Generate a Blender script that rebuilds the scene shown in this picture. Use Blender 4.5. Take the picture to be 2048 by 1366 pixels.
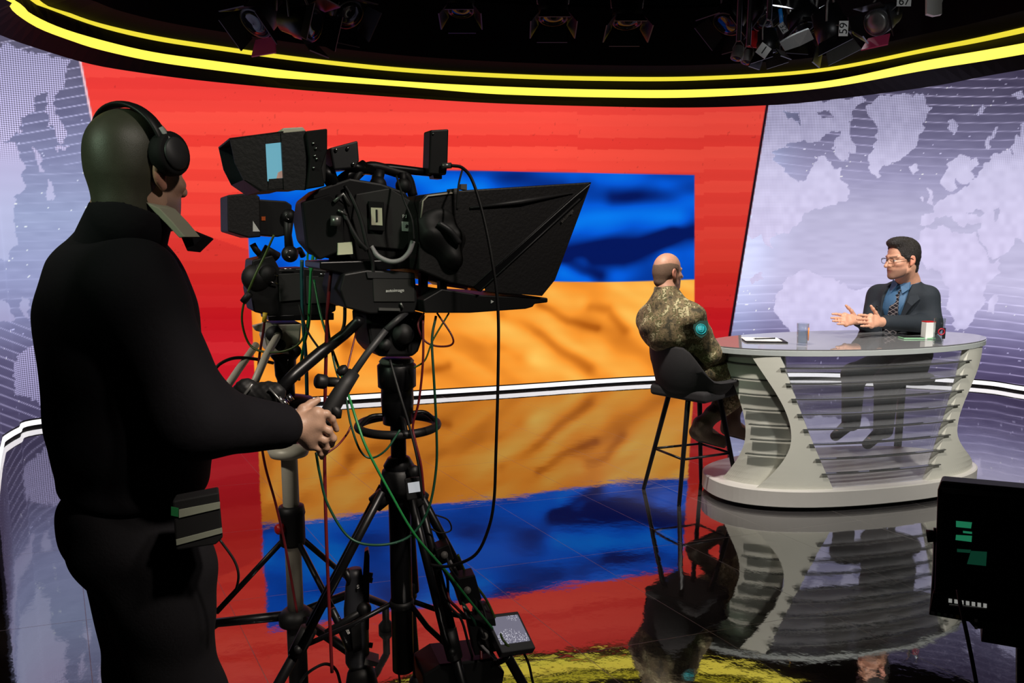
import bpy, bmesh, math, random
import numpy as np
from mathutils import Vector, Matrix, Euler
import openvdb

# ------------------------------------------------------------------ camera, world, lights, exposure
for o in list(bpy.data.objects):
    bpy.data.objects.remove(o)
scene = bpy.context.scene
F_PX = 1500.0
PITCH = math.radians(8.0)
CAM_H = 1.58
cam_data = bpy.data.cameras.new('camera')
cam_data.sensor_width = 36.0
cam_data.lens = F_PX / 2048.0 * 36.0
cam_data.clip_start = 0.05
cam = bpy.data.objects.new('camera', cam_data)
scene.collection.objects.link(cam)
cam.location = (0, 0, CAM_H)
cam.rotation_euler = (math.radians(90) - PITCH, 0, 0)
scene.camera = cam

world = bpy.data.worlds.new('studio_dark')
scene.world = world
world.use_nodes = True
world.node_tree.nodes['Background'].inputs[0].default_value = (0.10, 0.11, 0.12, 1)
world.node_tree.nodes['Background'].inputs[1].default_value = 0.035

vs = scene.view_settings
scene.display_settings.display_device = 'sRGB'
vs.view_transform = 'Standard'
vs.look = 'None'
vs.exposure = 0.0
vs.gamma = 1.0
vs.use_curve_mapping = False


def spot(name, loc, target, power, size_deg, color=(1, 1, 1), radius=0.12, blend=0.5):
    d = bpy.data.lights.new(name, 'SPOT')
    d.energy = power
    d.spot_size = math.radians(size_deg)
    d.spot_blend = blend
    d.color = color
    d.shadow_soft_size = radius
    o = bpy.data.objects.new(name, d)
    scene.collection.objects.link(o)
    o.location = loc
    o.rotation_euler = (Vector(target) - Vector(loc)).to_track_quat('-Z', 'Y').to_euler()
    return o


# studio spots above the set, plus unseen ones added for foreground and number cards
spot('grid_key_spot', (0.6, 2.3, 3.9), (2.45, 4.8, 1.15), 560, 30, (1.0, 0.93, 0.84))
spot('grid_guest_spot', (0.3, 3.0, 4.0), (1.1, 4.5, 1.05), 640, 28, (1.0, 0.93, 0.85))
spot('grid_fill_spot', (3.6, 2.2, 3.9), (2.3, 4.7, 0.7), 620, 38, (1.0, 0.97, 0.92))
spot('grid_back_spot', (2.2, 6.2, 3.6), (1.9, 4.6, 1.1), 110, 50, (0.95, 0.97, 1.0))
spot('added_gear_fill', (1.6, 0.2, 3.9), (-0.2, 1.95, 1.25), 170, 40, (1.0, 0.90, 0.80))  # unseen weak wide fill added to lift the camera gear
spot('added_hand_spot', (1.2, 0.0, 3.9), (-0.47, 1.70, 1.06), 560, 12, (1.0, 0.88, 0.76))  # unseen narrow spot added to brighten the operator's hand
spot('grid_green_spill', (-2.6, -0.9, 3.2), (-0.80, 1.6, 1.78), 170, 12, (0.72, 1.0, 0.70))

spot('added_bar_spot', (-2.3, 0.6, 3.4), (-0.62, 2.4, 0.95), 150, 20, (1.0, 0.93, 0.82))  # unseen spot added to brighten the pale pan bars and column
spot('added_card_spot', (1.2, 2.2, 2.9), (2.15, 5.3, 3.05), 60, 24, (0.95, 0.97, 1.0))  # unseen spot added to brighten the lamps' number cards

# ------------------------------------------------------------------ helpers
R = random.Random(7)
CP, SP = math.cos(PITCH), math.sin(PITCH)


def ray(px, py):
    a = (px - 1024.0) / F_PX
    b = (683.0 - py) / F_PX
    return Vector((a, CP + b * SP, -SP + b * CP))


def at(px, py, y):
    """point of the place seen at a photo pixel, at distance y into the room"""
    r = ray(px, py)
    return Vector((0, 0, CAM_H)) + r * (y / r.y)


def gnd(px, py, z=0.0):
    r = ray(px, py)
    return Vector((0, 0, CAM_H)) + r * ((z - CAM_H) / r.z)


def project(P):
    """numpy (n,3) -> photo pixels"""
    X = P[:, 0]
    dy = P[:, 1]
    dz = P[:, 2] - CAM_H
    fw = dy * CP - dz * SP
    up = dy * SP + dz * CP
    return 1024 + F_PX * X / fw, 683 - F_PX * up / fw


def srgb(r, g, b):
    def f(c):
        c = c / 255.0
        return c / 12.92 if c <= 0.04045 else ((c + 0.055) / 1.055) ** 2.4
    return (f(r), f(g), f(b), 1.0)


def material(name, color, rough=0.5, metal=0.0, noise=0.0, noise_scale=20.0, bump=0.0, bump_scale=60.0,
             emit=None, emit_strength=1.0, coat=0.0, spec=0.5, sheen=0.0):
    m = bpy.data.materials.new(name)
    m.use_nodes = True
    nt = m.node_tree
    b = nt.nodes['Principled BSDF']
    b.inputs['Base Color'].default_value = color
    b.inputs['Roughness'].default_value = rough
    b.inputs['Metallic'].default_value = metal
    b.inputs['Specular IOR Level'].default_value = spec
    b.inputs['Coat Weight'].default_value = coat
    b.inputs['Sheen Weight'].default_value = sheen
    tc = nt.nodes.new('ShaderNodeTexCoord')
    if noise > 0:
        n = nt.nodes.new('ShaderNodeTexNoise')
        n.inputs['Scale'].default_value = noise_scale
        n.inputs['Detail'].default_value = 5
        nt.links.new(tc.outputs['Object'], n.inputs['Vector'])
        mx = nt.nodes.new('ShaderNodeMix')
        mx.data_type = 'RGBA'
        mx.inputs[6].default_value = tuple(c * (1 - noise) for c in color[:3]) + (1,)
        mx.inputs[7].default_value = tuple(min(1, c * (1 + noise)) for c in color[:3]) + (1,)
        nt.links.new(n.outputs['Fac'], mx.inputs[0])
        nt.links.new(mx.outputs[2], b.inputs['Base Color'])
    if bump > 0:
        n2 = nt.nodes.new('ShaderNodeTexNoise')
        n2.inputs['Scale'].default_value = bump_scale
        n2.inputs['Detail'].default_value = 4
        nt.links.new(tc.outputs['Object'], n2.inputs['Vector'])
        bp = nt.nodes.new('ShaderNodeBump')
        bp.inputs['Strength'].default_value = bump
        bp.inputs['Distance'].default_value = 0.01
        nt.links.new(n2.outputs['Fac'], bp.inputs['Height'])
        nt.links.new(bp.outputs['Normal'], b.inputs['Normal'])
    if emit is not None:
        b.inputs['Emission Color'].default_value = emit
        b.inputs['Emission Strength'].default_value = emit_strength
    return m


M = {}
M['black_plastic'] = material('black_plastic', srgb(20, 20, 21), 0.5, noise=0.2, noise_scale=30, spec=0.35)
M['black_matte'] = material('black_matte', srgb(14, 14, 15), 0.75, noise=0.25, noise_scale=25, spec=0.3)
M['black_metal'] = material('black_metal', srgb(19, 19, 21), 0.36, 0.3, noise=0.2, noise_scale=14, spec=0.4)
M['black_rubber'] = material('black_rubber', srgb(16, 16, 17), 0.6)
M['grey_metal'] = material('grey_metal', srgb(130, 130, 128), 0.35, 0.7, noise=0.15)
M['steel'] = material('steel', srgb(190, 190, 190), 0.22, 1.0)
M['dark_grey'] = material('dark_grey', srgb(44, 44, 46), 0.5, noise=0.2)
M['mid_grey'] = material('mid_grey', srgb(105, 103, 100), 0.5, noise=0.15)
M['beige_metal'] = material('beige_metal', srgb(214, 208, 190), 0.45, 0.1, noise=0.12)
M['white_card'] = material('white_card', srgb(225, 225, 222), 0.6)
M['cream_plate'] = material('cream_plate', srgb(232, 232, 200), 0.5)
M['ink'] = material('ink', srgb(14, 14, 14), 0.6)
M['red_plastic'] = material('red_plastic', srgb(190, 24, 30), 0.4)
M['yellow_plastic'] = material('yellow_plastic', srgb(205, 175, 40), 0.45)
M['orange_mark'] = material('orange_mark', srgb(235, 105, 30), 0.5)
M['green_cable'] = material('green_cable', srgb(30, 120, 60), 0.4)
M['dark_green_cable'] = material('dark_green_cable', srgb(18, 66, 46), 0.45)
M['olive_cable'] = material('olive_cable', srgb(62, 84, 30), 0.45)
M['red_cable'] = material('red_cable', srgb(96, 20, 26), 0.45)
M['grey_cable'] = material('grey_cable', srgb(150, 148, 150), 0.45)
M['teal_cable'] = material('teal_cable', srgb(14, 66, 70), 0.45)
M['pale_grey'] = material('pale_grey', srgb(150, 150, 150), 0.6, noise=0.1)
M['pink_gel'] = material('pink_gel', srgb(190, 60, 100), 0.4)
M['blue_plastic'] = material('blue_plastic', srgb(30, 120, 200), 0.4)
M['desk_white'] = material('desk_white', srgb(205, 204, 192), 0.35, noise=0.05, noise_scale=4)
M['desk_base'] = material('desk_base', srgb(186, 182, 176), 0.4, noise=0.05, noise_scale=4)


def link(o, parent=None):
    scene.collection.objects.link(o)
    if parent is not None:
        o.parent = parent
    return o


def tag(o, label=None, cat=None, group=None, kind=None):
    if label:
        o['label'] = label
    if cat:
        o['category'] = cat
    if group:
        o['group'] = group
    if kind:
        o['kind'] = kind
    return o


def thing(name, loc, label, cat, group=None):
    o = bpy.data.objects.new(name, None)
    o.empty_display_size = 0.05
    link(o)
    o.location = loc
    return tag(o, label, cat, group)


def frame_z(d):
    """rotation matrix whose Z axis points along d"""
    return Vector(d).normalized().to_track_quat('Z', 'Y').to_matrix()


class MB:
    """collects world-space shapes, then links them as one mesh object"""
    def __init__(self):
        self.v, self.f, self.smooth = [], [], []

    def add(self, verts, faces, smooth=False):
        n = len(self.v)
        self.v.extend(Vector(p) for p in verts)
        self.f.extend(tuple(i + n for i in f) for f in faces)
        self.smooth.extend([smooth] * len(faces))
        return self

    def box(self, c, s, rot=None, bevel=0.0):
        bm = bmesh.new()
        bmesh.ops.create_cube(bm, size=1.0)
        for v in bm.verts:
            v.co = Vector((v.co.x * s[0], v.co.y * s[1], v.co.z * s[2]))
        if bevel > 0:
            bmesh.ops.bevel(bm, geom=bm.edges[:], offset=bevel, segments=2, affect='EDGES', profile=0.5)
        return self._bm(bm, c, rot)

    def _bm(self, bm, c, rot, smooth=False):
        bm.verts.ensure_lookup_table()
        bm.verts.index_update()
        Rm = rot if rot is not None else Matrix.Identity(3)
        if isinstance(Rm, Euler):
            Rm = Rm.to_matrix()
        vs_ = [Rm @ v.co + Vector(c) for v in bm.verts]
        fs = [[v.index for v in f.verts] for f in bm.faces]
        bm.free()
        return self.add(vs_, fs, smooth)

    def hexa(self, a, b):
        """closed loft between two equal polygons a and b (lists of points)"""
        n = len(a)
        fs = [tuple(range(n))[::-1], tuple(range(n, 2 * n))]
        for i in range(n):
            j = (i + 1) % n
            fs.append((i, j, n + j, n + i))
        return self.add(list(a) + list(b), fs)

    def prism(self, poly, ext):
        e = Vector(ext)
        return self.hexa([Vector(p) for p in poly], [Vector(p) + e for p in poly])

    def loft(self, rings, cap=True, smooth=True, closed=False):
        n = len(rings[0])
        vv, ff = [], []
        for r in rings:
            vv.extend(r)
        k = len(rings)
        for s in range(k if closed else k - 1):
            t = (s + 1) % k
            for i in range(n):
                j = (i + 1) % n
                ff.append((s * n + i, s * n + j, t * n + j, t * n + i))
        if cap and not closed:
            ff.append(tuple(range(n))[::-1])
            ff.append(tuple(range((k - 1) * n, k * n)))
        return self.add(vv, ff, smooth)

    def tube(self, pts, r, sides=10, cap=True):
        pts = [Vector(p) for p in pts]
        n = len(pts)
        rad = r if isinstance(r, (list, tuple)) else [r] * n
        rings = []
        t0 = (pts[1] - pts[0]).normalized()
        ref = Vector((0, 0, 1)) if abs(t0.z) < 0.9 else Vector((1, 0, 0))
        u = t0.cross(ref).normalized()
        for i in range(n):
            t = (pts[min(i + 1, n - 1)] - pts[max(i - 1, 0)]).normalized()
            u = (u - t * u.dot(t)).normalized()
            w = t.cross(u)
            rings.append([pts[i] + (u * math.cos(a) + w * math.sin(a)) * rad[i]
                          for a in (2 * math.pi * k / sides for k in range(sides))])
        return self.loft(rings, cap, True)

    def cyl(self, p0, p1, r0, r1=None, sides=20):
        return self.tube([p0, p1], [r0, r0 if r1 is None else r1], sides)

    def lathe(self, prof, c, axis=(0, 0, 1), sides=28):
        """prof: list of (radius, height) along axis from c"""
        Rm = frame_z(axis)
        rings = []
        for r, h in prof:
            rings.append([Vector(c) + Rm @ Vector((r * math.cos(a), r * math.sin(a), h))
                          for a in (2 * math.pi * k / sides for k in range(sides))])
        return self.loft(rings, True, True)

    def ring(self, c, axis, R_, r, n=40, sides=10):
        Rm = frame_z(axis)
        rings = []
        for k in range(n):
            a = 2 * math.pi * k / n
            d = Vector((math.cos(a), math.sin(a), 0))
            rings.append([Vector(c) + Rm @ (d * (R_ + r * math.cos(b)) + Vector((0, 0, r * math.sin(b))))
                          for b in (2 * math.pi * q / sides for q in range(sides))])
        return self.loft(rings, False, True, closed=True)

    def ball(self, c, r, rot=None, seg=20):
        bm = bmesh.new()
        bmesh.ops.create_uvsphere(bm, u_segments=seg, v_segments=seg // 2 + 2, radius=1.0)
        rr = r if isinstance(r, (tuple, list)) else (r, r, r)
        for v in bm.verts:
            v.co = Vector((v.co.x * rr[0], v.co.y * rr[1], v.co.z * rr[2]))
        return self._bm(bm, c, rot, True)

    def build(self, name, mat, parent=None, bevel=0.0, kind=None):
        me = bpy.data.meshes.new(name)
        off = Vector((0, 0, 0))
        p = parent
        while p is not None:
            off += p.location
            p = p.parent
        if parent is None:
            lo = Vector((min(v.x for v in self.v) + max(v.x for v in self.v),
                         min(v.y for v in self.v) + max(v.y for v in self.v), 0)) * 0.5
            lo.z = min(v.z for v in self.v)
            off = lo
        me.from_pydata([tuple(v - off) for v in self.v], [], self.f)
        me.polygons.foreach_set('use_smooth', self.smooth)
        me.update()
        bm = bmesh.new()
        bm.from_mesh(me)
        bmesh.ops.recalc_face_normals(bm, faces=bm.faces)
        bm.to_mesh(me)
        bm.free()
        me.materials.append(M[mat] if isinstance(mat, str) else mat)
        o = bpy.data.objects.new(name, me)
        if parent is None:
            o.location = off
        link(o, parent)
        if kind:
            o['kind'] = kind
        if bevel > 0:
            bv = o.modifiers.new('soft_edges', 'BEVEL')
            bv.width = bevel
            bv.segments = 2
            bv.limit_method = 'ANGLE'
        return o


def spline(pts, n=12):
    """Catmull-Rom through points"""
    P = [Vector(p) for p in pts]
    P = [P[0] * 2 - P[1]] + P + [P[-1] * 2 - P[-2]]
    out = []
    for i in range(1, len(P) - 2):
        a, b, c, d = P[i - 1], P[i], P[i + 1], P[i + 2]
        for k in range(n):
            t = k / n
            out.append(0.5 * (2 * b + (c - a) * t + (2 * a - 5 * b + 4 * c - d) * t * t
                              + (3 * b - a - 3 * c + d) * t ** 3))
    out.append(P[-2])
    return out


def text_mesh(txt, size, name, mat, loc, rot, parent, depth=0.0008):
    """lettering as a mesh, lying in the local XY plane of rot (3x3)"""
    cu = bpy.data.curves.new('letters', 'FONT')
    cu.body = txt
    cu.size = size
    cu.align_x = 'CENTER'
    cu.align_y = 'CENTER'
    cu.extrude = depth
    t = bpy.data.objects.new('letters', cu)
    scene.collection.objects.link(t)
    dg = bpy.context.evaluated_depsgraph_get()
    me = bpy.data.meshes.new_from_object(t.evaluated_get(dg))
    bpy.data.objects.remove(t)
    off = Vector((0, 0, 0))
    p = parent
    while p is not None:
        off += p.location
        p = p.parent
    mat4 = Matrix.Translation(Vector(loc) - off) @ rot.to_4x4()
    me.transform(mat4)
    me.materials.clear()
    me.materials.append(M[mat] if isinstance(mat, str) else mat)
    o = bpy.data.objects.new(name, me)
    link(o, parent)
    return o


# ------------------------------------------------------------------ the setting
# plan of the curved video wall: points where it meets the floor
base_px = [(0, 920), (7, 889), (37, 871), (87, 852), (400, 824), (686, 804.5), (1000, 784.5), (1307, 764.5),
           (1620, 757), (1930, 770.6), (2048, 785.5)]
base = [gnd(*p) for p in base_px]
base = [Vector((-3.25, 4.55, 0))] + base + [base[-1] + (base[-1] - base[-2]) * 1.1 + Vector((0, -0.25, 0))]
plan = [base[0], base[1]] + spline(base[2:], 40)
seg = [0.0]
for i in range(1, len(plan)):
    seg.append(seg[-1] + (plan[i] - plan[i - 1]).length)
seg = np.array(seg)
plan_np = np.array([(p.x, p.y) for p in plan])
WALL_L = float(seg[-1])


def wall_xy(u):
    return np.interp(u, seg, plan_np[:, 0]), np.interp(u, seg, plan_np[:, 1])


SOFFIT_Z = 2.83
STRIP_Z0, STRIP_Z1 = 0.022, 0.062
WALL_Z0, WALL_Z1 = 0.075, 3.30


# ------------------------------------------------------------------ picture shown on the video wall
def pip(poly, x, y):
    ins = np.zeros(x.shape, bool)
    n = len(poly)
    for i in range(n):
        x0, y0 = poly[i]
        x1, y1 = poly[(i + 1) % n]
        if y0 == y1:
            continue
        c = (y0 > y) != (y1 > y)
        ins ^= c & (x < (x1 - x0) * (y - y0) / (y1 - y0) + x0)
    return ins


def stroke(x, y, pts, w):
    """soft ridge around a polyline"""
    best = np.full(x.shape, 1e9)
    for (ax, ay), (bx, by) in zip(pts[:-1], pts[1:]):
        dx, dy = bx - ax, by - ay
        t = np.clip(((x - ax) * dx + (y - ay) * dy) / (dx * dx + dy * dy), 0, 1)
        best = np.minimum(best, (x - ax - t * dx) ** 2 + (y - ay - t * dy) ** 2)
    return np.exp(-best / (2.0 * w * w))


def vnoise(x, y, s, seed):
    rs = np.random.RandomState(seed)
    g = rs.rand(97, 97)
    xs, ys = x / s, y / s
    xi, yi = np.floor(xs).astype(int), np.floor(ys).astype(int)
    fx, fy = xs - xi, ys - yi
    fx, fy = fx * fx * (3 - 2 * fx), fy * fy * (3 - 2 * fy)
    a = g[yi % 97, xi % 97]
    b = g[yi % 97, (xi + 1) % 97]
    c = g[(yi + 1) % 97, xi % 97]
    d = g[(yi + 1) % 97, (xi + 1) % 97]
    return (a * (1 - fx) + b * fx) * (1 - fy) + (c * (1 - fx) + d * fx) * fy


def grad(y, stops):
    ys = [s[0] for s in stops]
    return np.stack([np.interp(y, ys, [s[1][k] for s in stops]) for k in range(3)], -1)


def wall_picture(x, y):
    """sRGB colour and dot strength of the broadcast graphics"""
    n = x.shape[0]
    dots = np.zeros(n)
    # --- red panel
    band = np.floor((y + 6 * (vnoise(x, y * 0 + 3, 260, 4) > 0.5)) / 23.0)
    rb = (np.sin(band * 12.9898) * 43758.5453) % 1.0
    col = grad(y, [(120, (242, 68, 62)), (300, (244, 68, 56)), (430, (238, 64, 54)), (540, (226, 56, 44)),
                   (650, (214, 34, 40)), (800, (214, 30, 46))])
    col += (rb[:, None] - 0.5) * np.array([18, 24, 16])
    right = np.clip((x - 1100) / 300, 0, 1)[:, None]
    col = col * (1 - right * 0.09)
    wedge = (y > 455 + (x - 365) * 0.34) & (x < 520)
    col[wedge] *= np.array([0.93, 0.84, 0.92])
    speck = (vnoise(x, y, 5, 21) > 0.95) & (vnoise(x, y, 60, 22) > 0.45)
    col[speck] *= 0.86
    # --- flag
    fl = (x > 497 + (y - 480) * 0.045) & (x < 1389) & (y > 333 + (x - 500) * 0.019)
    bound = 571 - (x - 500) * 0.012 + 1.5 * np.sin(x / 60.0)
    sm = lambda d: np.clip(d / 1.8 + 0.5, 0, 1)
    wf = sm(x - (497 + (y - 480) * 0.045)) * sm(1389 - x) * sm(y - (333 + (x - 500) * 0.019))
    wb_ = sm(bound - y)
    al, ac = x * 0.97 - y * 0.22 + 1500, x * 0.22 + y * 0.97 + 500
    wob = 0.6 * vnoise(al / 3.6, ac, 52, 5) + 0.4 * vnoise(al / 2.6, ac + 20 * vnoise(al, ac, 160, 15), 26, 6)
    L = 0.40 + 0.62 * (wob - 0.5)
    for pts, w, a in [([(1110, 508), (1197, 498), (1281, 489), (1351, 468), (1400, 462)], 9, -0.50),
                      ([(1190, 518), (1246, 519), (1302, 497), (1345, 470)], 9, -0.45),
                      ([(1120, 516), (1165, 541), (1200, 552)], 7, -0.4),
                      ([(1120, 450), (1169, 436), (1267, 429), (1351, 438)], 15, 0.5),
                      ([(1228, 396), (1300, 392), (1390, 384)], 9, -0.3),
                      ([(1200, 360), (1316, 366), (1389, 400)], 10, 0.22),
                      ([(1240, 550), (1290, 520), (1330, 512)], 12, 0.25),
                      ([(1130, 545), (1170, 560)], 9, 0.3), ([(840, 350), (880, 378), (960, 372)], 14, 0.45),
                      ([(580, 360), (640, 370), (700, 366)], 14, 0.4), ([(590, 440), (650, 480), (610, 520)], 22, 0.42),
                      ([(500, 500), (520, 540)], 10, 0.25), ([(940, 350), (1000, 352), (1120, 372)], 10, -0.25)]:
        L = L + 0.85 * a * stroke(x, y, pts, w * 1.35)
    L = np.clip(L, 0, 1)[:, None]
    cb = np.where(L < 0.45, np.array([2, 22, 92]) + (np.array([2, 88, 214]) - np.array([2, 22, 92])) * (L / 0.45),
                  np.array([2, 88, 214]) + (np.array([6, 146, 255]) - np.array([2, 88, 214])) * ((L - 0.45) / 0.55))
    al, ac = x * 0.86 + y * 0.50 + 1500, -x * 0.50 + y * 0.86 + 1500
    ac = ac + 26 * vnoise(al, ac, 190, 16)
    fold = 0.6 * vnoise(al / 4.0, ac, 46, 8) + 0.4 * vnoise(al / 3.0, ac, 21, 9)
    Ly = 0.56 + 0.75 * (fold - 0.5)
    for pts, w, a in [([(1084, 606), (1140, 640), (1193, 657)], 5, -0.5), ([(1183, 613), (1218, 619), (1249, 657)], 6, -0.42),
                      ([(1000, 633), (1063, 657), (1116, 694), (1179, 735)], 7, -0.55), ([(1000, 690), (1040, 706)], 7, -0.2),
                      ([(1020, 640), (1090, 640), (1150, 690), (1200, 700)], 12, 0.3), ([(1070, 722), (1160, 758)], 10, 0.3),
                      ([(1110, 580), (1160, 600)], 10, 0.3), ([(1230, 590), (1280, 620)], 12, 0.2),
                      ([(830, 747), (860, 742), (895, 734)], 5, -0.4), ([(870, 660), (920, 690), (990, 690)], 16, -0.15),
                      ([(690, 690), (740, 700), (780, 690)], 6, -0.35), ([(680, 660), (700, 720)], 7, -0.25),
                      ([(880, 640), (980, 660), (1010, 700)], 14, 0.25), ([(620, 640), (650, 700), (660, 770)], 10, 0.25),
                      ([(530, 640), (545, 700)], 9, 0.25), ([(900, 700), (980, 745), (1060, 760)], 12, 0.2),
                      ([(700, 765), (800, 770)], 8, 0.2), ([(560, 720), (600, 760), (660, 752)], 6, -0.3)]:
        Ly = Ly + 0.80 * a * stroke(x + 10 * (vnoise(x, y, 40, 71) - 0.5), y + 10 * (vnoise(x, y, 40, 72) - 0.5), pts, w * 1.4)
    Ly = np.clip(Ly, 0, 1)[:, None]
    cy = np.where(Ly < 0.5, np.array([178, 92, 18]) + (np.array([250, 152, 48]) - np.array([178, 92, 18])) * (Ly / 0.5),
                  np.array([250, 152, 48]) + (np.array([255, 202, 96]) - np.array([250, 152, 48])) * ((Ly - 0.5) / 0.5))
    wf, wb_ = wf[:, None], wb_[:, None]
    col = col * (1 - wf) + (cb * wb_ + cy * (1 - wb_)) * wf
    # --- world map, right of the slanted edge
    edge_r = 1537 - (y - 210) * 0.1631
    mr = x > edge_r
    jx = x + 9 * (vnoise(x, y, 8, 31) - 0.5) + 10 * (vnoise(x, y, 22, 32) - 0.5)
    jy = y + 9 * (vnoise(x, y, 8, 33) - 0.5) + 10 * (vnoise(x, y, 22, 34) - 0.5)
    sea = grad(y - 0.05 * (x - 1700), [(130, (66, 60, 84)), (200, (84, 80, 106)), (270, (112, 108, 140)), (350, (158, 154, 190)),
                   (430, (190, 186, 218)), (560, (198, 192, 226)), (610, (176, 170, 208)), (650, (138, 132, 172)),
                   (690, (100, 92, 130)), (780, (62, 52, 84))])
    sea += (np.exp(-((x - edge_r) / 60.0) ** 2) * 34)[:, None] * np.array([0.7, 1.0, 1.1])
    sea += ((vnoise(x * 0.25, y, 7, 35) - 0.5) * 11)[:, None]
    S = 2.439

    def P(l):
        return [(1460 + a / S, 120 + b / S) for a, b in l]
    lands = [
        [(665, 230), (700, 200), (790, 165), (870, 160), (940, 165), (960, 215), (985, 245), (950, 290), (925, 370), (900, 440),
         (850, 470), (790, 490), (740, 520), (715, 572), (690, 555), (675, 510), (690, 450), (710, 400), (715, 330), (690, 290)],
        [(100, 150), (300, 205), (440, 190), (560, 190), (640, 165), (665, 190), (600, 235), (592, 290), (570, 310), (605, 430),
         (605, 460), (570, 450), (555, 495), (530, 500), (500, 460), (500, 400), (540, 350), (470, 350), (440, 380), (370, 400),
         (300, 410), (235, 430), (205, 480), (250, 530), (310, 570), (330, 600), (360, 580), (400, 520), (420, 470), (450, 468),
         (490, 500), (500, 545), (540, 530), (555, 590), (585, 640), (590, 690), (520, 690), (470, 715), (400, 730), (330, 790),
         (290, 830), (210, 860), (215, 910), (180, 900), (150, 850), (110, 880), (90, 830), (100, 600)],
        [(215, 1170), (250, 1090), (310, 1040), (390, 1035), (460, 1045), (530, 1070), (580, 1110), (690, 1110), (760, 1180),
         (740, 1260), (700, 1366), (330, 1366), (260, 1290), (210, 1220)],
        [(918, 890), (960, 815), (1040, 805), (1110, 830), (1200, 850), (1250, 940), (1270, 985), (1320, 980), (1300, 1040),
         (1240, 1100), (1245, 1170), (1200, 1240), (1160, 1300), (1100, 1302), (1070, 1220), (1060, 1120), (1030, 1020),
         (960, 1020), (925, 960)],
        [(930, 750), (985, 745), (980, 700), (1040, 660), (1100, 640), (1150, 620), (1200, 560), (1240, 500), (1300, 450),
         (1380, 440), (1400, 380), (1434, 300), (1700, 200), (1700, 870), (1380, 880), (1380, 920), (1300, 970), (1260, 950),
         (1210, 850), (1220, 800), (1180, 800), (1130, 800), (1090, 770), (1050, 745), (1000, 770), (980, 805), (930, 805)],
        [(1020, 600), (1060, 530), (1080, 490), (1130, 465), (1190, 480), (1210, 515), (1170, 550), (1190, 590), (1140, 600),
         (1100, 580), (1110, 620), (1060, 640)],
        [(955, 690), (975, 620), (990, 660), (985, 695)], [(930, 660), (955, 655), (945, 690)],
        [(865, 520), (915, 515), (925, 545), (880, 550)], [(1060, 310), (1110, 285), (1125, 310), (1085, 365)],
        [(1255, 430), (1265, 370), (1300, 320), (1310, 330), (1285, 400), (1290, 440)],
        [(1260, 1180), (1300, 1140), (1310, 1160), (1280, 1235), (1262, 1225)],
        [(95, 1060), (150, 1030), (170, 1080), (120, 1090)], [(1190, 260), (1240, 225), (1260, 240), (1215, 275)],
        [(1370, 170), (1420, 150), (1440, 190), (1400, 205)]]
    holes = [[(1165, 735), (1220, 725), (1245, 750), (1200, 765)], [(1290, 720), (1310, 710), (1325, 770), (1300, 790)],
             [(1210, 860), (1260, 930), (1250, 940), (1225, 905)], [(1380, 400), (1395, 470), (1385, 470)],
             [(250, 260), (330, 250), (350, 300), (290, 290)], [(430, 250), (480, 235), (510, 270), (450, 280)]]
    land = np.zeros(n, bool)
    for l in lands:
        land |= pip(P(l), jx, jy)
    for l in holes:
        land &= ~pip(P(l), jx, jy)
    land &= mr
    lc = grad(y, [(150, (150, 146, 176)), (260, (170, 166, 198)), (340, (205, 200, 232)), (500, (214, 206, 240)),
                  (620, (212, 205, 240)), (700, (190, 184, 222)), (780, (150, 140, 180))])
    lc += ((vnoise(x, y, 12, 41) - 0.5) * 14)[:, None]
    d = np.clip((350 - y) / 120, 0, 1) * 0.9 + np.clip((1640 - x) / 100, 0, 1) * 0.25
    cm = np.where(land[:, None], lc, sea)
    yy = y + 0.00016 * (x - 1640) ** 2 * np.sign(y - 450) * -1 + np.where(y < 450, 0.10 * (1700 - x), 0)
    per = 17.5
    ph = np.abs((yy / per) % 1.0 - 0.5) * per
    vis = np.clip(np.abs(y - 470) / 190 - 0.35, 0, 1)
    ln = np.exp(-(ph / 0.95) ** 2) * vis * (0.4 + 0.6 * vnoise(x, y, 90, 44)) * (~land)
    cm = cm + ln[:, None] * np.array([112, 108, 118])
    dt = (vnoise(x, y, 4.2, 51) > 0.955) & (~land) & (np.abs(y - 470) > 110)
    cm[dt] += np.array([95, 95, 100])
    wm = sm(x - edge_r)[:, None]
    col = col * (1 - wm) + cm * wm
    dots = np.where(land & mr, d, dots)
    wl = (sm(x - edge_r + 5) * sm(edge_r - x))[:, None]
    col = col * (1 - wl) + np.array([20, 12, 22]) * wl
    # --- world map, left of the slanted edge
    edge_l = 163 + (y - 125) * 0.2
    ml = x < edge_l
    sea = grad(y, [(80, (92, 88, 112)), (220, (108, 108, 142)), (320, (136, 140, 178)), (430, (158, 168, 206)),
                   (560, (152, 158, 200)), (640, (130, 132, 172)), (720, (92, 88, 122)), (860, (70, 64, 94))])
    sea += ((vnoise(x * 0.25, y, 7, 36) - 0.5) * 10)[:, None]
    ll = [[(-400, 70), (25, 90), (60, 105), (140, 118), (128, 150), (125, 172), (105, 190), (90, 184), (72, 200), (70, 230),
           (45, 230), (40, 262), (-10, 300), (-400, 300)],
          [(93, 178), (125, 172), (108, 200), (115, 230), (130, 250), (133, 292), (120, 284), (100, 250), (95, 210)],
          [(-400, 240), (30, 290), (45, 320), (52, 370), (34, 400), (25, 440), (32, 490), (15, 520), (-400, 560)],
          [(62, 290), (78, 310), (90, 345), (84, 350), (70, 320)], [(95, 360), (110, 365), (104, 400), (92, 395)],
          [(30, 725), (50, 700), (82, 688), (110, 690), (110, 805), (88, 812), (55, 795), (30, 788)],
          [(-100, 560), (10, 600), (30, 640), (10, 650), (-100, 640)], [(40, 590), (60, 600), (56, 640), (44, 630)],
          [(118, 292), (142, 296), (130, 302), (115, 300)]]
    land = np.zeros(n, bool)
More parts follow.
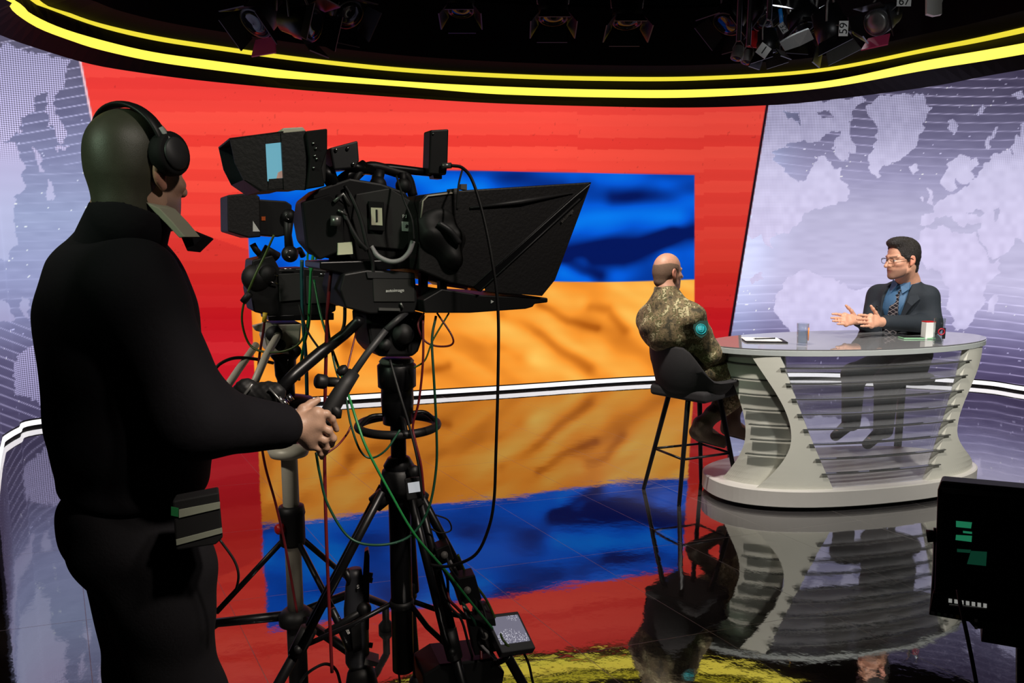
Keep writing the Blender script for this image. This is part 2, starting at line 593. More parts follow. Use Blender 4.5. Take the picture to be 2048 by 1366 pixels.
    for l in ll:
        land |= pip(l, jx, jy)
    land &= ml
    lc = grad(y, [(80, (156, 152, 188)), (220, (176, 170, 208)), (300, (190, 184, 222)), (420, (188, 192, 228)),
                  (560, (176, 182, 220)), (680, (158, 152, 192)), (800, (140, 134, 172))])
    cm = np.where(land[:, None], lc, sea)
    yy = y + 0.17 * x * np.where(y < 330, 1, np.where(y > 640, -2.2, 0.2))
    ph = np.abs((yy / 19.0) % 1.0 - 0.5) * 19.0
    vis = np.clip(np.abs(y - 480) / 170 - 0.5, 0.12, 1)
    ln = np.exp(-(ph / 1.0) ** 2) * vis * (~land)
    cm = cm + ln[:, None] * np.array([92, 90, 98])
    cm[(vnoise(x, y, 4.2, 52) > 0.96) & (~land)] += np.array([85, 85, 95])
    wm = sm(edge_l - x)[:, None]
    col = col * (1 - wm) + cm * wm
    dots = np.where(land, np.clip((330 - y) / 60, 0, 1) + np.clip((y - 660) / 40, 0, 1), dots)
    wl = (sm(x - edge_l + 4) * sm(edge_l - x))[:, None]
    col = col * (1 - wl) + np.array([250, 205, 215]) * wl
    return np.clip(col, 0, 255), np.clip(dots, 0, 1)


def screen_material():
    m = bpy.data.materials.new('video_wall_picture')
    m.use_nodes = True
    nt = m.node_tree
    b = nt.nodes['Principled BSDF']
    b.inputs['Base Color'].default_value = (0.006, 0.006, 0.006, 1)
    b.inputs['Roughness'].default_value = 0.7
    b.inputs['Specular IOR Level'].default_value = 0.1
    at_ = nt.nodes.new('ShaderNodeAttribute')
    at_.attribute_name = 'picture'
    uv = nt.nodes.new('ShaderNodeAttribute')
    uv.attribute_name = 'place'
    sep = nt.nodes.new('ShaderNodeSeparateXYZ')
    nt.links.new(uv.outputs['Vector'], sep.inputs[0])

    def mth(op, a, bb=None):
        k = nt.nodes.new('ShaderNodeMath')
        k.operation = op
        for i, q in enumerate((a, bb)):
            if q is None:
                continue
            if isinstance(q, (int, float)):
                k.inputs[i].default_value = q
            else:
                nt.links.new(q, k.inputs[i])
        return k.outputs[0]
    pu = mth('SINE', mth('MULTIPLY', mth('ADD', sep.outputs[0], sep.outputs[1]), 2 * math.pi / 0.033))
    pv = mth('SINE', mth('MULTIPLY', mth('SUBTRACT', sep.outputs[0], sep.outputs[1]), 2 * math.pi / 0.033))
    dot = mth('MULTIPLY', mth('ADD', mth('MULTIPLY', pu, pv), 0.0), 1.0)
    fac = mth('ADD', 1.0, mth('MULTIPLY', mth('MULTIPLY', mth('MINIMUM', mth('MAXIMUM', mth('MULTIPLY', dot, 2.2), -0.85), 0.75), at_.outputs['Alpha']), 0.72))
    # fine rows of the LED tiles
    row = mth('SINE', mth('MULTIPLY', sep.outputs[1], 2 * math.pi / 0.125))
    fac = mth('MULTIPLY', fac, mth('ADD', 1.0, mth('MULTIPLY', row, 0.012)))
    vm = nt.nodes.new('ShaderNodeVectorMath')
    vm.operation = 'SCALE'
    nt.links.new(at_.outputs['Color'], vm.inputs[0])
    nt.links.new(fac, vm.inputs['Scale'])
    nt.links.new(vm.outputs[0], b.inputs['Emission Color'])
    b.inputs['Emission Strength'].default_value = 1.0
    return m


def build_wall():
    root = thing('video_wall', (0.6, 7.9, 0), 'curved floor to ceiling video wall showing a flag on red between pale world maps', 'video wall')
    nu, nv = int(WALL_L / 0.009), int((WALL_Z1 - WALL_Z0) / 0.009)
    u = np.linspace(0, WALL_L, nu)
    v = np.linspace(WALL_Z0, WALL_Z1, nv)
    wx, wy = wall_xy(u)
    U, V = np.meshgrid(u, v)
    co = np.stack([np.broadcast_to(wx, U.shape), np.broadcast_to(wy, U.shape), V], -1).reshape(-1, 3)
    px, py = project(co)
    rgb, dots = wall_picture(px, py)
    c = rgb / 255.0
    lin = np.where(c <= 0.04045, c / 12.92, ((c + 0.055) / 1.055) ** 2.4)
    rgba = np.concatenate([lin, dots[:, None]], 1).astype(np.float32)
    me = bpy.data.meshes.new('screen')
    i = np.arange((nu - 1) * (nv - 1))
    r, q = i // (nu - 1), i % (nu - 1)
    a = r * nu + q
    faces = np.stack([a, a + 1, a + nu + 1, a + nu], 1)
    me.vertices.add(nu * nv)
    me.vertices.foreach_set('co', (co - np.array(root.location)).astype(np.float32).ravel())
    me.loops.add(faces.size)
    me.loops.foreach_set('vertex_index', faces.ravel().astype(np.int32))
    me.polygons.add(len(faces))
    me.polygons.foreach_set('loop_start', (np.arange(len(faces)) * 4).astype(np.int32))
    me.update(calc_edges=True)
    ca = me.attributes.new('picture', 'FLOAT_COLOR', 'POINT')
    ca.data.foreach_set('color', rgba.ravel())
    pa = me.attributes.new('place', 'FLOAT_VECTOR', 'POINT')
    pa.data.foreach_set('vector', np.stack([U.ravel(), V.ravel(), V.ravel() * 0], 1).astype(np.float32).ravel())
    me.materials.append(screen_material())
    link(bpy.data.objects.new('screen', me), root)

    def strip(name, z0, z1, off0, off1, mat):
        mb = MB()
        us = np.linspace(0, WALL_L, 240)
        x, y = wall_xy(us)
        dx, dy = np.gradient(x, us), np.gradient(y, us)
        nx, ny = dy, -dx           # towards the room
        ln = np.hypot(nx, ny)
        nx, ny = nx / ln, ny / ln
        rings = []
        for k in range(len(us)):
            p = lambda o_, z: Vector((x[k] + nx[k] * o_, y[k] + ny[k] * o_, z))
            rings.append([p(off0, z0), p(off1, z0), p(off1, z1), p(off0, z1)])
        mb.loft(rings, True, False)
        return mb.build(name, mat, root)
    M['strip_light'] = material('strip_light', srgb(240, 240, 240), 0.5, emit=srgb(255, 252, 255), emit_strength=1.25)
    strip('cabinet_back', 0.0, WALL_Z1 + 0.02, -0.14, -0.02, 'black_matte')
    strip('floor_plinth', 0.0, WALL_Z0 - 0.002, -0.02, 0.0, 'black_matte')
    lt = strip('light_strip', STRIP_Z0, STRIP_Z1, -0.005, 0.012, 'strip_light')
    lt['label'] = 'glowing white strip along the foot of the wall'


build_wall()

# ------------------------------------------------------------------ floor
def floor_material():
    m = bpy.data.materials.new('polished_black_tiles')
    m.use_nodes = True
    nt = m.node_tree
    b = nt.nodes['Principled BSDF']
    tc = nt.nodes.new('ShaderNodeTexCoord')
    def mth(op, a, bb=None):
        k = nt.nodes.new('ShaderNodeMath')
        k.operation = op
        for i, q in enumerate((a, bb)):
            if q is None:
                continue
            if isinstance(q, (int, float)):
                k.inputs[i].default_value = q
            else:
                nt.links.new(q, k.inputs[i])
        return k.outputs[0]
    sp = nt.nodes.new('ShaderNodeSeparateXYZ')
    nt.links.new(tc.outputs['Object'], sp.inputs[0])
    joint = None
    for nx_, ny_, first, step in ((0.8526, 0.5225, 1.09, 0.535), (-0.284, 0.959, 2.49, 0.82)):
        d = mth('ADD', mth('MULTIPLY', sp.outputs[0], nx_), mth('MULTIPLY', sp.outputs[1], ny_))
        fr = mth('FRACT', mth('ADD', mth('DIVIDE', mth('SUBTRACT', d, first), step), 40.5))
        ln = mth('LESS_THAN', mth('ABSOLUTE', mth('SUBTRACT', fr, 0.5)), 0.0016 / step)
        joint = ln if joint is None else mth('MAXIMUM', joint, ln)
    no = nt.nodes.new('ShaderNodeTexNoise')
    no.inputs['Scale'].default_value = 1.3
    no.inputs['Detail'].default_value = 6
    nt.links.new(tc.outputs['Object'], no.inputs['Vector'])
    cr = nt.nodes.new('ShaderNodeValToRGB')
    cr.color_ramp.elements[0].position = 0.3
    cr.color_ramp.elements[0].color = (0.026, 0.024, 0.024, 1)
    cr.color_ramp.elements[1].position = 0.7
    cr.color_ramp.elements[1].color = (0.050, 0.046, 0.046, 1)
    nt.links.new(no.outputs['Fac'], cr.inputs[0])
    mx = nt.nodes.new('ShaderNodeMix')
    mx.data_type = 'RGBA'
    nt.links.new(joint, mx.inputs[0])
    nt.links.new(cr.outputs[0], mx.inputs[6])
    mx.inputs[7].default_value = (0.10, 0.085, 0.07, 1)
    nt.links.new(mx.outputs[2], b.inputs['Base Color'])
    rr = nt.nodes.new('ShaderNodeMapRange')
    nt.links.new(joint, rr.inputs[0])
    rr.inputs[3].default_value = 0.035
    rr.inputs[4].default_value = 0.5
    nt.links.new(rr.outputs[0], b.inputs['Roughness'])
    b.inputs['IOR'].default_value = 3.1
    b.inputs['Coat Weight'].default_value = 1.0
    b.inputs['Coat Roughness'].default_value = 0.02
    b.inputs['Coat IOR'].default_value = 1.55
    n2 = nt.nodes.new('ShaderNodeTexNoise')
    n2.inputs['Scale'].default_value = 4.0
    n2.inputs['Detail'].default_value = 5
    nt.links.new(tc.outputs['Object'], n2.inputs['Vector'])
    bp = nt.nodes.new('ShaderNodeBump')
    bp.inputs['Strength'].default_value = 0.085
    bp.inputs['Distance'].default_value = 0.02
    nt.links.new(n2.outputs['Fac'], bp.inputs['Height'])
    nt.links.new(bp.outputs['Normal'], b.inputs['Normal'])
    return m



M['floor'] = floor_material()
mb = MB()
mb.add([(-9, -3, 0), (9, -3, 0), (9, 11, 0), (-9, 11, 0), (-9, -3, -0.1), (9, -3, -0.1), (9, 11, -0.1), (-9, 11, -0.1)],
       [(0, 1, 2, 3), (7, 6, 5, 4), (0, 4, 5, 1), (1, 5, 6, 2), (2, 6, 7, 3), (3, 7, 4, 0)])
fo = mb.build('floor', 'floor')
# keep the object's origin at the world origin so that the tile joints lie where they are
for v in fo.data.vertices:
    v.co += fo.location
fo.location = (0, 0, 0)
fo['kind'] = 'structure'
mb = MB()
mb.box((0, 4, 4.65), (18, 14, 0.1))
mb.build('ceiling', 'black_matte', kind='structure')

# ------------------------------------------------------------------ hanging ceiling ring with two light strips
def plan_at(px_list, z):
    return [gnd(px, py, z) for px, py in px_list]


E_EDGE = [(0, 70), (60, 92), (164, 124), (248, 140.6), (400, 161), (600, 180), (800, 195), (1000, 207), (1250, 214), (1400, 215),
          (1539, 210.4), (1634, 202.5), (1856, 174), (2048, 139)]
E_S1B = [(14.6, 0), (19.5, 14.6), (39, 33), (78, 56.6), (137, 79), (195, 97.6), (293, 119.5), (400, 135.7), (600, 160), (800, 178),
         (1000, 188), (1200, 194), (1400, 193.7), (1634, 177), (1856, 139), (2048, 107.6)]
E_S1T = [(29, 0), (58.6, 25.4), (117, 53.7), (195, 78), (293, 101.6), (400, 118), (600, 144), (800, 162), (1000, 173), (1200, 179),
         (1400, 178.8), (1634, 164.6), (1856, 120), (2048, 86)]
E_S2B = [(60, 0), (97.6, 17.6), (195, 52.7), (293, 77), (400, 94.7), (600, 122), (800, 143), (1000, 155), (1200, 161), (1400, 160),
         (1634, 144), (1856, 103), (2048, 65)]
E_S2T = [(78, 0), (135, 24), (195, 45), (293, 68), (400, 86), (600, 114), (800, 135), (1000, 147), (1200, 153), (1400, 152.5),
         (1634, 137.6), (1856, 95), (2048, 54)]


def ring_curve(px_list, ext_l, ext_r, zz, n=160):
    p = [Vector(q) for q in ext_l] + plan_at(px_list, zz) + [Vector(q) for q in ext_r]
    for q in p:
        q.z = zz
    s = spline(p, 14)
    d = [0.0]
    for i in range(1, len(s)):
        d.append(d[-1] + (s[i] - s[i - 1]).length)
    out = []
    for k in range(n):
        t = d[-1] * k / (n - 1)
        i = min(max(1, int(np.searchsorted(d, t))), len(s) - 1)
        f = (t - d[i - 1]) / max(1e-9, d[i] - d[i - 1])
        out.append(s[i - 1].lerp(s[i], f))
    return out


c_edge = ring_curve(E_EDGE, [(-2.9, 3.0, 0), (-3.2, 4.0, 0)], [(5.1, 4.2, 0), (5.3, 3.0, 0)], SOFFIT_Z)
c_1b = ring_curve(E_S1B, [(-2.5, 3.0, 0), (-2.95, 4.0, 0)], [(4.9, 4.2, 0), (5.1, 3.0, 0)], SOFFIT_Z + 0.09)
c_1t = ring_curve(E_S1T, [(-2.4, 3.0, 0), (-2.85, 3.95, 0)], [(4.75, 4.1, 0), (4.95, 3.0, 0)], SOFFIT_Z + 0.125)
c_2b = ring_curve(E_S2B, [(-2.2, 3.0, 0), (-2.75, 3.9, 0)], [(4.6, 4.0, 0), (4.8, 3.0, 0)], SOFFIT_Z + 0.22)
c_2t = ring_curve(E_S2T, [(-2.1, 3.0, 0), (-2.65, 3.85, 0)], [(4.5, 3.95, 0), (4.7, 3.0, 0)], SOFFIT_Z + 0.245)
c_in = []
for k in range(160):
    tg = (c_2t[min(k + 1, 159)] - c_2t[max(k - 1, 0)]).normalized()
    c_in.append(c_2t[k] + Vector((tg.y, -tg.x, 0.25)) * 0.22)
M['yellow_strip'] = material('yellow_strip', srgb(240, 225, 80), 0.5, emit=srgb(255, 240, 84), emit_strength=1.1)
M['yellow_strip_dim'] = material('yellow_strip_dim', srgb(230, 215, 60), 0.5, emit=srgb(244, 228, 62), emit_strength=0.92)
M['soffit'] = material('soffit', srgb(17, 13, 15), 0.7, noise=0.1, spec=0.12)
ringt = thing('ceiling_ring', (0.8, 6.0, SOFFIT_Z), 'glossy black curved ceiling ring carrying two glowing yellow light strips', 'ceiling ring')
mb = MB()
Z = Vector((0, 0, 1))
rings = []
for k in range(160):
    o_ = (c_edge[k] - c_in[k])
    o_.z = 0
    o_ = o_.normalized()
    rings.append([c_edge[k], c_1b[k], c_1t[k], c_2b[k], c_2t[k], c_in[k], c_in[k] + Z * 0.5, c_in[k] + Z * 0.55 + o_ * 0.1,
                  c_edge[k] + Z * 0.45 - o_ * 0.01, c_edge[k] + Z * 0.03 + o_ * 0.01])
mb.loft(rings, True, False)
mb.build('soffit', 'soffit', ringt)
for a, b, mt in ((c_1b, c_1t, 'yellow_strip'), (c_2b, c_2t, 'yellow_strip_dim')):
    mb = MB()
    ofs = []
    for k in range(160):
        tg = (a[min(k + 1, 159)] - a[max(k - 1, 0)]).normalized()
        ofs.append(Vector((tg.y, -tg.x, -0.6)) * 0.008)
    mb.loft([[a[k] + ofs[k], b[k] + ofs[k], b[k] - ofs[k] * 0.5, a[k] - ofs[k] * 0.5] for k in range(160)], True, False)
    mb.build('light_strip', mt, ringt)


# ------------------------------------------------------------------ organic shapes: smooth unions of tapered limbs, meshed
class Organic:
    def __init__(self):
        self.p = []

    def cap(self, a, ra, b, rb, k=0.03, op='+'):
        self.p.append(('cap', np.array(a, float), ra, np.array(b, float), rb, k, op))
        return self

    def chain(self, pts, radii, k=0.02, op='+'):
        for i in range(len(pts) - 1):
            self.cap(pts[i], radii[i], pts[i + 1], radii[i + 1], k, op)
        return self

    def ell(self, c, r, rot=None, k=0.03, op='+'):
        m = np.array(rot if rot is not None else Matrix.Identity(3), float)
        self.p.append(('ell', np.array(c, float), np.array(r, float), m, None, k, op))
        return self

    def box(self, c, half, rot=None, rnd=0.01, k=0.02, op='+'):
        m = np.array(rot if rot is not None else Matrix.Identity(3), float)
        self.p.append(('box', np.array(c, float), np.array(half, float), m, rnd, k, op))
        return self

    def half(self, point, normal, k=0.004):
        """cut away everything on the side the normal points to"""
        self.p.append(('half', np.array(point, float), np.array(Vector(normal).normalized(), float), None, None, k, '-'))
        return self

    def bounds(self):
        lo, hi = np.full(3, 1e9), np.full(3, -1e9)
        for q in self.p:
            if q[-1] == '-':
                continue
            if q[0] == 'cap':
                r = max(q[2], q[4])
                lo = np.minimum(lo, np.minimum(q[1], q[3]) - r)
                hi = np.maximum(hi, np.maximum(q[1], q[3]) + r)
            else:
                r = np.abs(q[3]) @ q[2] if q[0] == 'ell' else np.abs(q[3]) @ q[2] + q[4]
                lo = np.minimum(lo, q[1] - r)
                hi = np.maximum(hi, q[1] + r)
        return lo - 0.03, hi + 0.03

    def mesh(self, name, mat, parent, vox=0.005, wrinkle=None, tint=None, keep_largest=False):
        lo, hi = self.bounds()
        dims = np.ceil((hi - lo) / vox).astype(int) + 1
        D = np.full(dims, 1.0, np.float32)
        ax = [lo[i] + vox * np.arange(dims[i]) for i in range(3)]
        for q in self.p:
            k, op = q[5], q[6]
            mg = 0.03 + k
            if q[0] == 'cap':
                r = max(q[2], q[4])
                a, b = np.minimum(q[1], q[3]) - r - mg, np.maximum(q[1], q[3]) + r + mg
            elif q[0] == 'half':
                a, b = lo, hi
            else:
                rr = np.abs(q[3]) @ q[2] + (q[4] or 0)
                a, b = q[1] - rr - mg, q[1] + rr + mg
            i0 = np.clip(np.floor((a - lo) / vox).astype(int), 0, dims)
            i1 = np.clip(np.ceil((b - lo) / vox).astype(int) + 1, 0, dims)
            if np.any(i1 <= i0):
                continue
            X, Y, Z_ = np.meshgrid(ax[0][i0[0]:i1[0]], ax[1][i0[1]:i1[1]], ax[2][i0[2]:i1[2]], indexing='ij')
            Pp = np.stack([X, Y, Z_], -1).astype(np.float32)
            if q[0] == 'cap':
                ba = (q[3] - q[1]).astype(np.float32)
                pa = Pp - q[1].astype(np.float32)
                t = np.clip((pa @ ba) / max(1e-12, float(ba @ ba)), 0, 1)
                d = np.sqrt(((pa - t[..., None] * ba) ** 2).sum(-1)) - (q[2] + (q[4] - q[2]) * t)
            elif q[0] == 'ell':
                l = (Pp - q[1].astype(np.float32)) @ q[3].astype(np.float32)
                k0 = np.sqrt(((l / q[2]) ** 2).sum(-1)) + 1e-6
                k1 = np.sqrt(((l / q[2] ** 2) ** 2).sum(-1)) + 1e-6
                d = k0 * (k0 - 1) / k1
            elif q[0] == 'box':
                l = np.abs((Pp - q[1].astype(np.float32)) @ q[3].astype(np.float32)) - q[2]
                d = np.sqrt((np.maximum(l, 0) ** 2).sum(-1)) + np.minimum(l.max(-1), 0) - q[4]
            else:
                d = -((Pp - q[1].astype(np.float32)) @ q[2].astype(np.float32))
            S = D[i0[0]:i1[0], i0[1]:i1[1], i0[2]:i1[2]]
            if op == '+':
                h = np.clip(0.5 + 0.5 * (S - d) / k, 0, 1)
                S[...] = S * (1 - h) + d * h - k * h * (1 - h)
            else:
                h = np.clip(0.5 - 0.5 * (S + d) / k, 0, 1)
                S[...] = S * (1 - h) + (-d) * h + k * h * (1 - h)
        if wrinkle is not None:
            X, Y, Z_ = np.meshgrid(*ax, indexing='ij')
            D += wrinkle(X, Y, Z_).astype(np.float32)
        D = np.clip(D, -4 * vox, 4 * vox).astype(np.float32)
        g = openvdb.FloatGrid(4 * vox)
        g.copyFromArray(D)
        pts, tris, quads = g.convertToPolygons(0.0, 0.0) if False else g.convertToPolygons(isovalue=0.0, adaptivity=0.0)
        pts = np.array(pts, np.float64) * vox + lo
        off = Vector((0, 0, 0))
        p = parent
        while p is not None:
            off += p.location
            p = p.parent
        faces = [list(map(int, t)) for t in tris] + [list(map(int, t)) for t in quads]
        # outward orientation
        vol = 0.0
        for arr in (np.array(tris, int), np.array(quads, int)):
            if len(arr):
                a, b, c = pts[arr[:, 0]], pts[arr[:, 1]], pts[arr[:, 2]]
                vol += float((a * np.cross(b, c)).sum())
                if arr.shape[1] == 4:
                    d = pts[arr[:, 3]]
                    vol += float((a * np.cross(c, d)).sum())
        if vol < 0:
            faces = [f[::-1] for f in faces]
        me = bpy.data.meshes.new(name)
        me.from_pydata((pts - np.array(off)).tolist(), [], faces)
        me.polygons.foreach_set('use_smooth', [True] * len(me.polygons))
        if tint is not None:
            ca = me.attributes.new('tint', 'FLOAT_COLOR', 'POINT')
            c = np.concatenate([tint(pts), np.ones((len(pts), 1))], 1).astype(np.float32)
            ca.data.foreach_set('color', c.ravel())
        me.update()
        me.materials.append(M[mat] if isinstance(mat, str) else mat)
        o = bpy.data.objects.new(name, me)
        if parent is None:
            o.location = off
        return link(o, parent)


def tint_material(name, rough=0.5, sss=0.0, bump=0.0, bump_scale=300.0):
    m = material(name, (0.5, 0.5, 0.5, 1), rough, bump=bump, bump_scale=bump_scale)
    nt = m.node_tree
    a = nt.nodes.new('ShaderNodeAttribute')
    a.attribute_name = 'tint'
    b = nt.nodes['Principled BSDF']
    nt.links.new(a.outputs['Color'], b.inputs['Base Color'])
    b.inputs['Subsurface Weight'].default_value = sss
    b.inputs['Subsurface Radius'].default_value = (0.01, 0.004, 0.002)
    return m


M['skin'] = tint_material('skin', 0.48, 0.0, 0.1, 400)
M['hair_dark'] = material('hair_dark', srgb(30, 24, 22), 0.45, noise=0.5, noise_scale=120, bump=0.8, bump_scale=220)
M['hair_crop'] = material('hair_crop', srgb(124, 97, 78), 0.75, noise=0.35, noise_scale=260, bump=0.5, bump_scale=500)
M['hair_grey'] = material('hair_grey', srgb(66, 66, 54), 0.45, noise=0.2, noise_scale=60, bump=0.12, bump_scale=700)
M['jacket_black'] = material('jacket_black', srgb(17, 16, 20), 0.85, noise=0.2, noise_scale=12, bump=0.1, bump_scale=60, spec=0.15)
M['trousers_black'] = material('trousers_black', srgb(22, 21, 24), 0.9, noise=0.2, noise_scale=18, bump=0.1, bump_scale=140, spec=0.15)
M['shirt_cream'] = material('shirt_cream', srgb(140, 138, 120), 0.8)
M['suit_navy'] = material('suit_navy', srgb(28, 36, 45), 0.8, noise=0.15, noise_scale=30, bump=0.15, bump_scale=200)
M['shirt_blue'] = material('shirt_blue', srgb(64, 104, 142), 0.6, noise=0.08)
M['boot_tan'] = material('boot_tan', srgb(92, 74, 58), 0.7, noise=0.2, noise_scale=40, bump=0.3, bump_scale=160)
M['lips'] = material('lips', srgb(150, 86, 76), 0.5)
M['lens_glass'] = material('lens_glass', srgb(20, 22, 30), 0.08)


def camo_material():
    m = material('pixel_camouflage', srgb(110, 100, 72), 0.8, bump=0.2, bump_scale=160)
    nt = m.node_tree
    b = nt.nodes['Principled BSDF']
    tc = nt.nodes.new('ShaderNodeTexCoord')
    sn = nt.nodes.new('ShaderNodeVectorMath')
    sn.operation = 'SNAP'
    sn.inputs[1].default_value = (0.0065, 0.0065, 0.0065)
    nt.links.new(tc.outputs['Object'], sn.inputs[0])
    n1 = nt.nodes.new('ShaderNodeTexNoise')
    n1.inputs['Scale'].default_value = 16
    n1.inputs['Detail'].default_value = 3
    n1.inputs['Roughness'].default_value = 0.72
    nt.links.new(sn.outputs[0], n1.inputs['Vector'])
    cr = nt.nodes.new('ShaderNodeValToRGB')
    cr.color_ramp.interpolation = 'CONSTANT'
    el = cr.color_ramp.elements
    el[0].position = 0.0
    el[0].color = srgb(66, 60, 42)
    el[1].position = 0.40
    el[1].color = srgb(106, 92, 66)
    for pos, c in ((0.47, srgb(134, 116, 84)), (0.535, srgb(92, 88, 54)), (0.58, srgb(190, 178, 138)), (0.66, srgb(120, 104, 74))):
        e = el.new(pos)
        e.color = c
    nt.links.new(n1.outputs['Fac'], cr.inputs[0])
    nt.links.new(cr.outputs[0], b.inputs['Base Color'])
    return m


def tie_material():
    m = material('plaid_tie', srgb(22, 22, 30), 0.55)
    nt = m.node_tree
    b = nt.nodes['Principled BSDF']
    tc = nt.nodes.new('ShaderNodeTexCoord')
    out = None
    for rot in (0.75, -0.75):
        mp = nt.nodes.new('ShaderNodeMapping')
        mp.inputs['Rotation'].default_value = (0, rot, 0)
        nt.links.new(tc.outputs['Object'], mp.inputs[0])
        w = nt.nodes.new('ShaderNodeTexWave')
        w.inputs['Scale'].default_value = 17.0
        nt.links.new(mp.outputs[0], w.inputs['Vector'])
        g = nt.nodes.new('ShaderNodeMath')
        g.operation = 'GREATER_THAN'
        g.inputs[1].default_value = 0.955
        nt.links.new(w.outputs['Fac'], g.inputs[0])
        if out is None:
            out = g.outputs[0]
        else:
            k = nt.nodes.new('ShaderNodeMath')
            k.operation = 'MAXIMUM'
            nt.links.new(out, k.inputs[0])
            nt.links.new(g.outputs[0], k.inputs[1])
            out = k.outputs[0]
    mx = nt.nodes.new('ShaderNodeMix')
    mx.data_type = 'RGBA'
    mx.inputs[6].default_value = srgb(22, 22, 30)
    mx.inputs[7].default_value = srgb(150, 142, 142)
    nt.links.new(out, mx.inputs[0])
    nt.links.new(mx.outputs[2], b.inputs['Base Color'])
    return m


M['camo'] = camo_material()
M['tie'] = tie_material()


class Frame:
    """right / forward / up axes of a figure or of its head"""
    def __init__(self, o, yaw, tilt=0.0, roll=0.0, scale=1.0):
        # yaw: degrees clockwise from +Y as seen from above; tilt: nod down (+)
        self.o = Vector(o)
        m = Matrix.Rotation(-math.radians(yaw), 3, 'Z') @ Matrix.Rotation(-math.radians(tilt), 3, 'X') @ Matrix.Rotation(math.radians(roll), 3, 'Y')
        self.m = m
        self.s = scale

    def __call__(self, r, f, u):
        return self.o + self.m @ (Vector((r, f, u)) * self.s)

    def inv(self, P):
        return (P - np.array(self.o)) @ np.array(self.m) / self.s


def head_shape(b, H, neck_to=None, neck_r=0.058):
    """adds a head with face to an Organic; H is its Frame (origin between the ears)"""
    s, m = H.s, H.m
    e = lambda r, f, u, a, bb, c, k=0.02, op='+': b.ell(H(r, f, u), (a * s, bb * s, c * s), m, k * s, op)
    c = lambda p, ra, q, rb, k=0.012, op='+': b.cap(H(*p), ra * s, H(*q), rb * s, k * s, op)
    if neck_to is not None:
        b.cap(H(0, -0.028, -0.055), neck_r * s, neck_to, neck_r * 1.1 * s, 0.03)
    e(0, -0.012, 0.030, 0.076, 0.098, 0.092)
    e(0, 0.028, -0.035, 0.058, 0.068, 0.078, 0.03)
    e(0, 0.052, -0.075, 0.044, 0.042, 0.042, 0.025)
    c((-0.040, 0.012, -0.072), 0.018, (-0.010, 0.078, -0.102), 0.016, 0.025)
    c((0.040, 0.012, -0.072), 0.018, (0.010, 0.078, -0.102), 0.016, 0.025)
    e(0, 0.082, -0.100, 0.018, 0.014, 0.014, 0.015)
    for sx in (-1, 1):
        e(sx * 0.030, 0.098, -0.002, 0.019, 0.020, 0.013, 0.012, '-')
        e(sx * 0.041, 0.062, -0.024, 0.020, 0.024, 0.016, 0.02)
        e(sx * 0.030, 0.0765, -0.002, 0.0125, 0.0125, 0.0125, 0.003)
        c((sx * 0.010, 0.090, 0.020), 0.009, (sx * 0.050, 0.070, 0.020), 0.008, 0.012)
        # ear: rim, bowl, lobe
        er = Matrix.Rotation(math.radians(sx * 12), 3, 'Z')
        b.ell(H(sx * 0.078, -0.012, -0.008), (0.009 * s, 0.019 * s, 0.031 * s), m @ er, 0.006 * s)
        b.ell(H(sx * 0.087, -0.008, -0.004), (0.006 * s, 0.011 * s, 0.019 * s), m @ er, 0.004 * s, '-')
        e(sx * 0.076, -0.002, -0.036, 0.007, 0.009, 0.011, 0.008)
    c((0, 0.088, 0.008), 0.008, (0, 0.119, -0.030), 0.011, 0.010)
    c((-0.011, 0.097, -0.035), 0.008, (0.011, 0.097, -0.035), 0.008, 0.008)
    e(0, 0.119, -0.034, 0.011, 0.011, 0.010, 0.008)
    c((-0.020, 0.084, -0.062), 0.006, (0.020, 0.084, -0.062), 0.006, 0.008)
    c((-0.016, 0.083, -0.0745), 0.006, (0.016, 0.083, -0.0745), 0.006, 0.006)
    c((-0.024, 0.097, -0.0682), 0.0022, (0.024, 0.097, -0.0682), 0.0022, 0.003, '-')


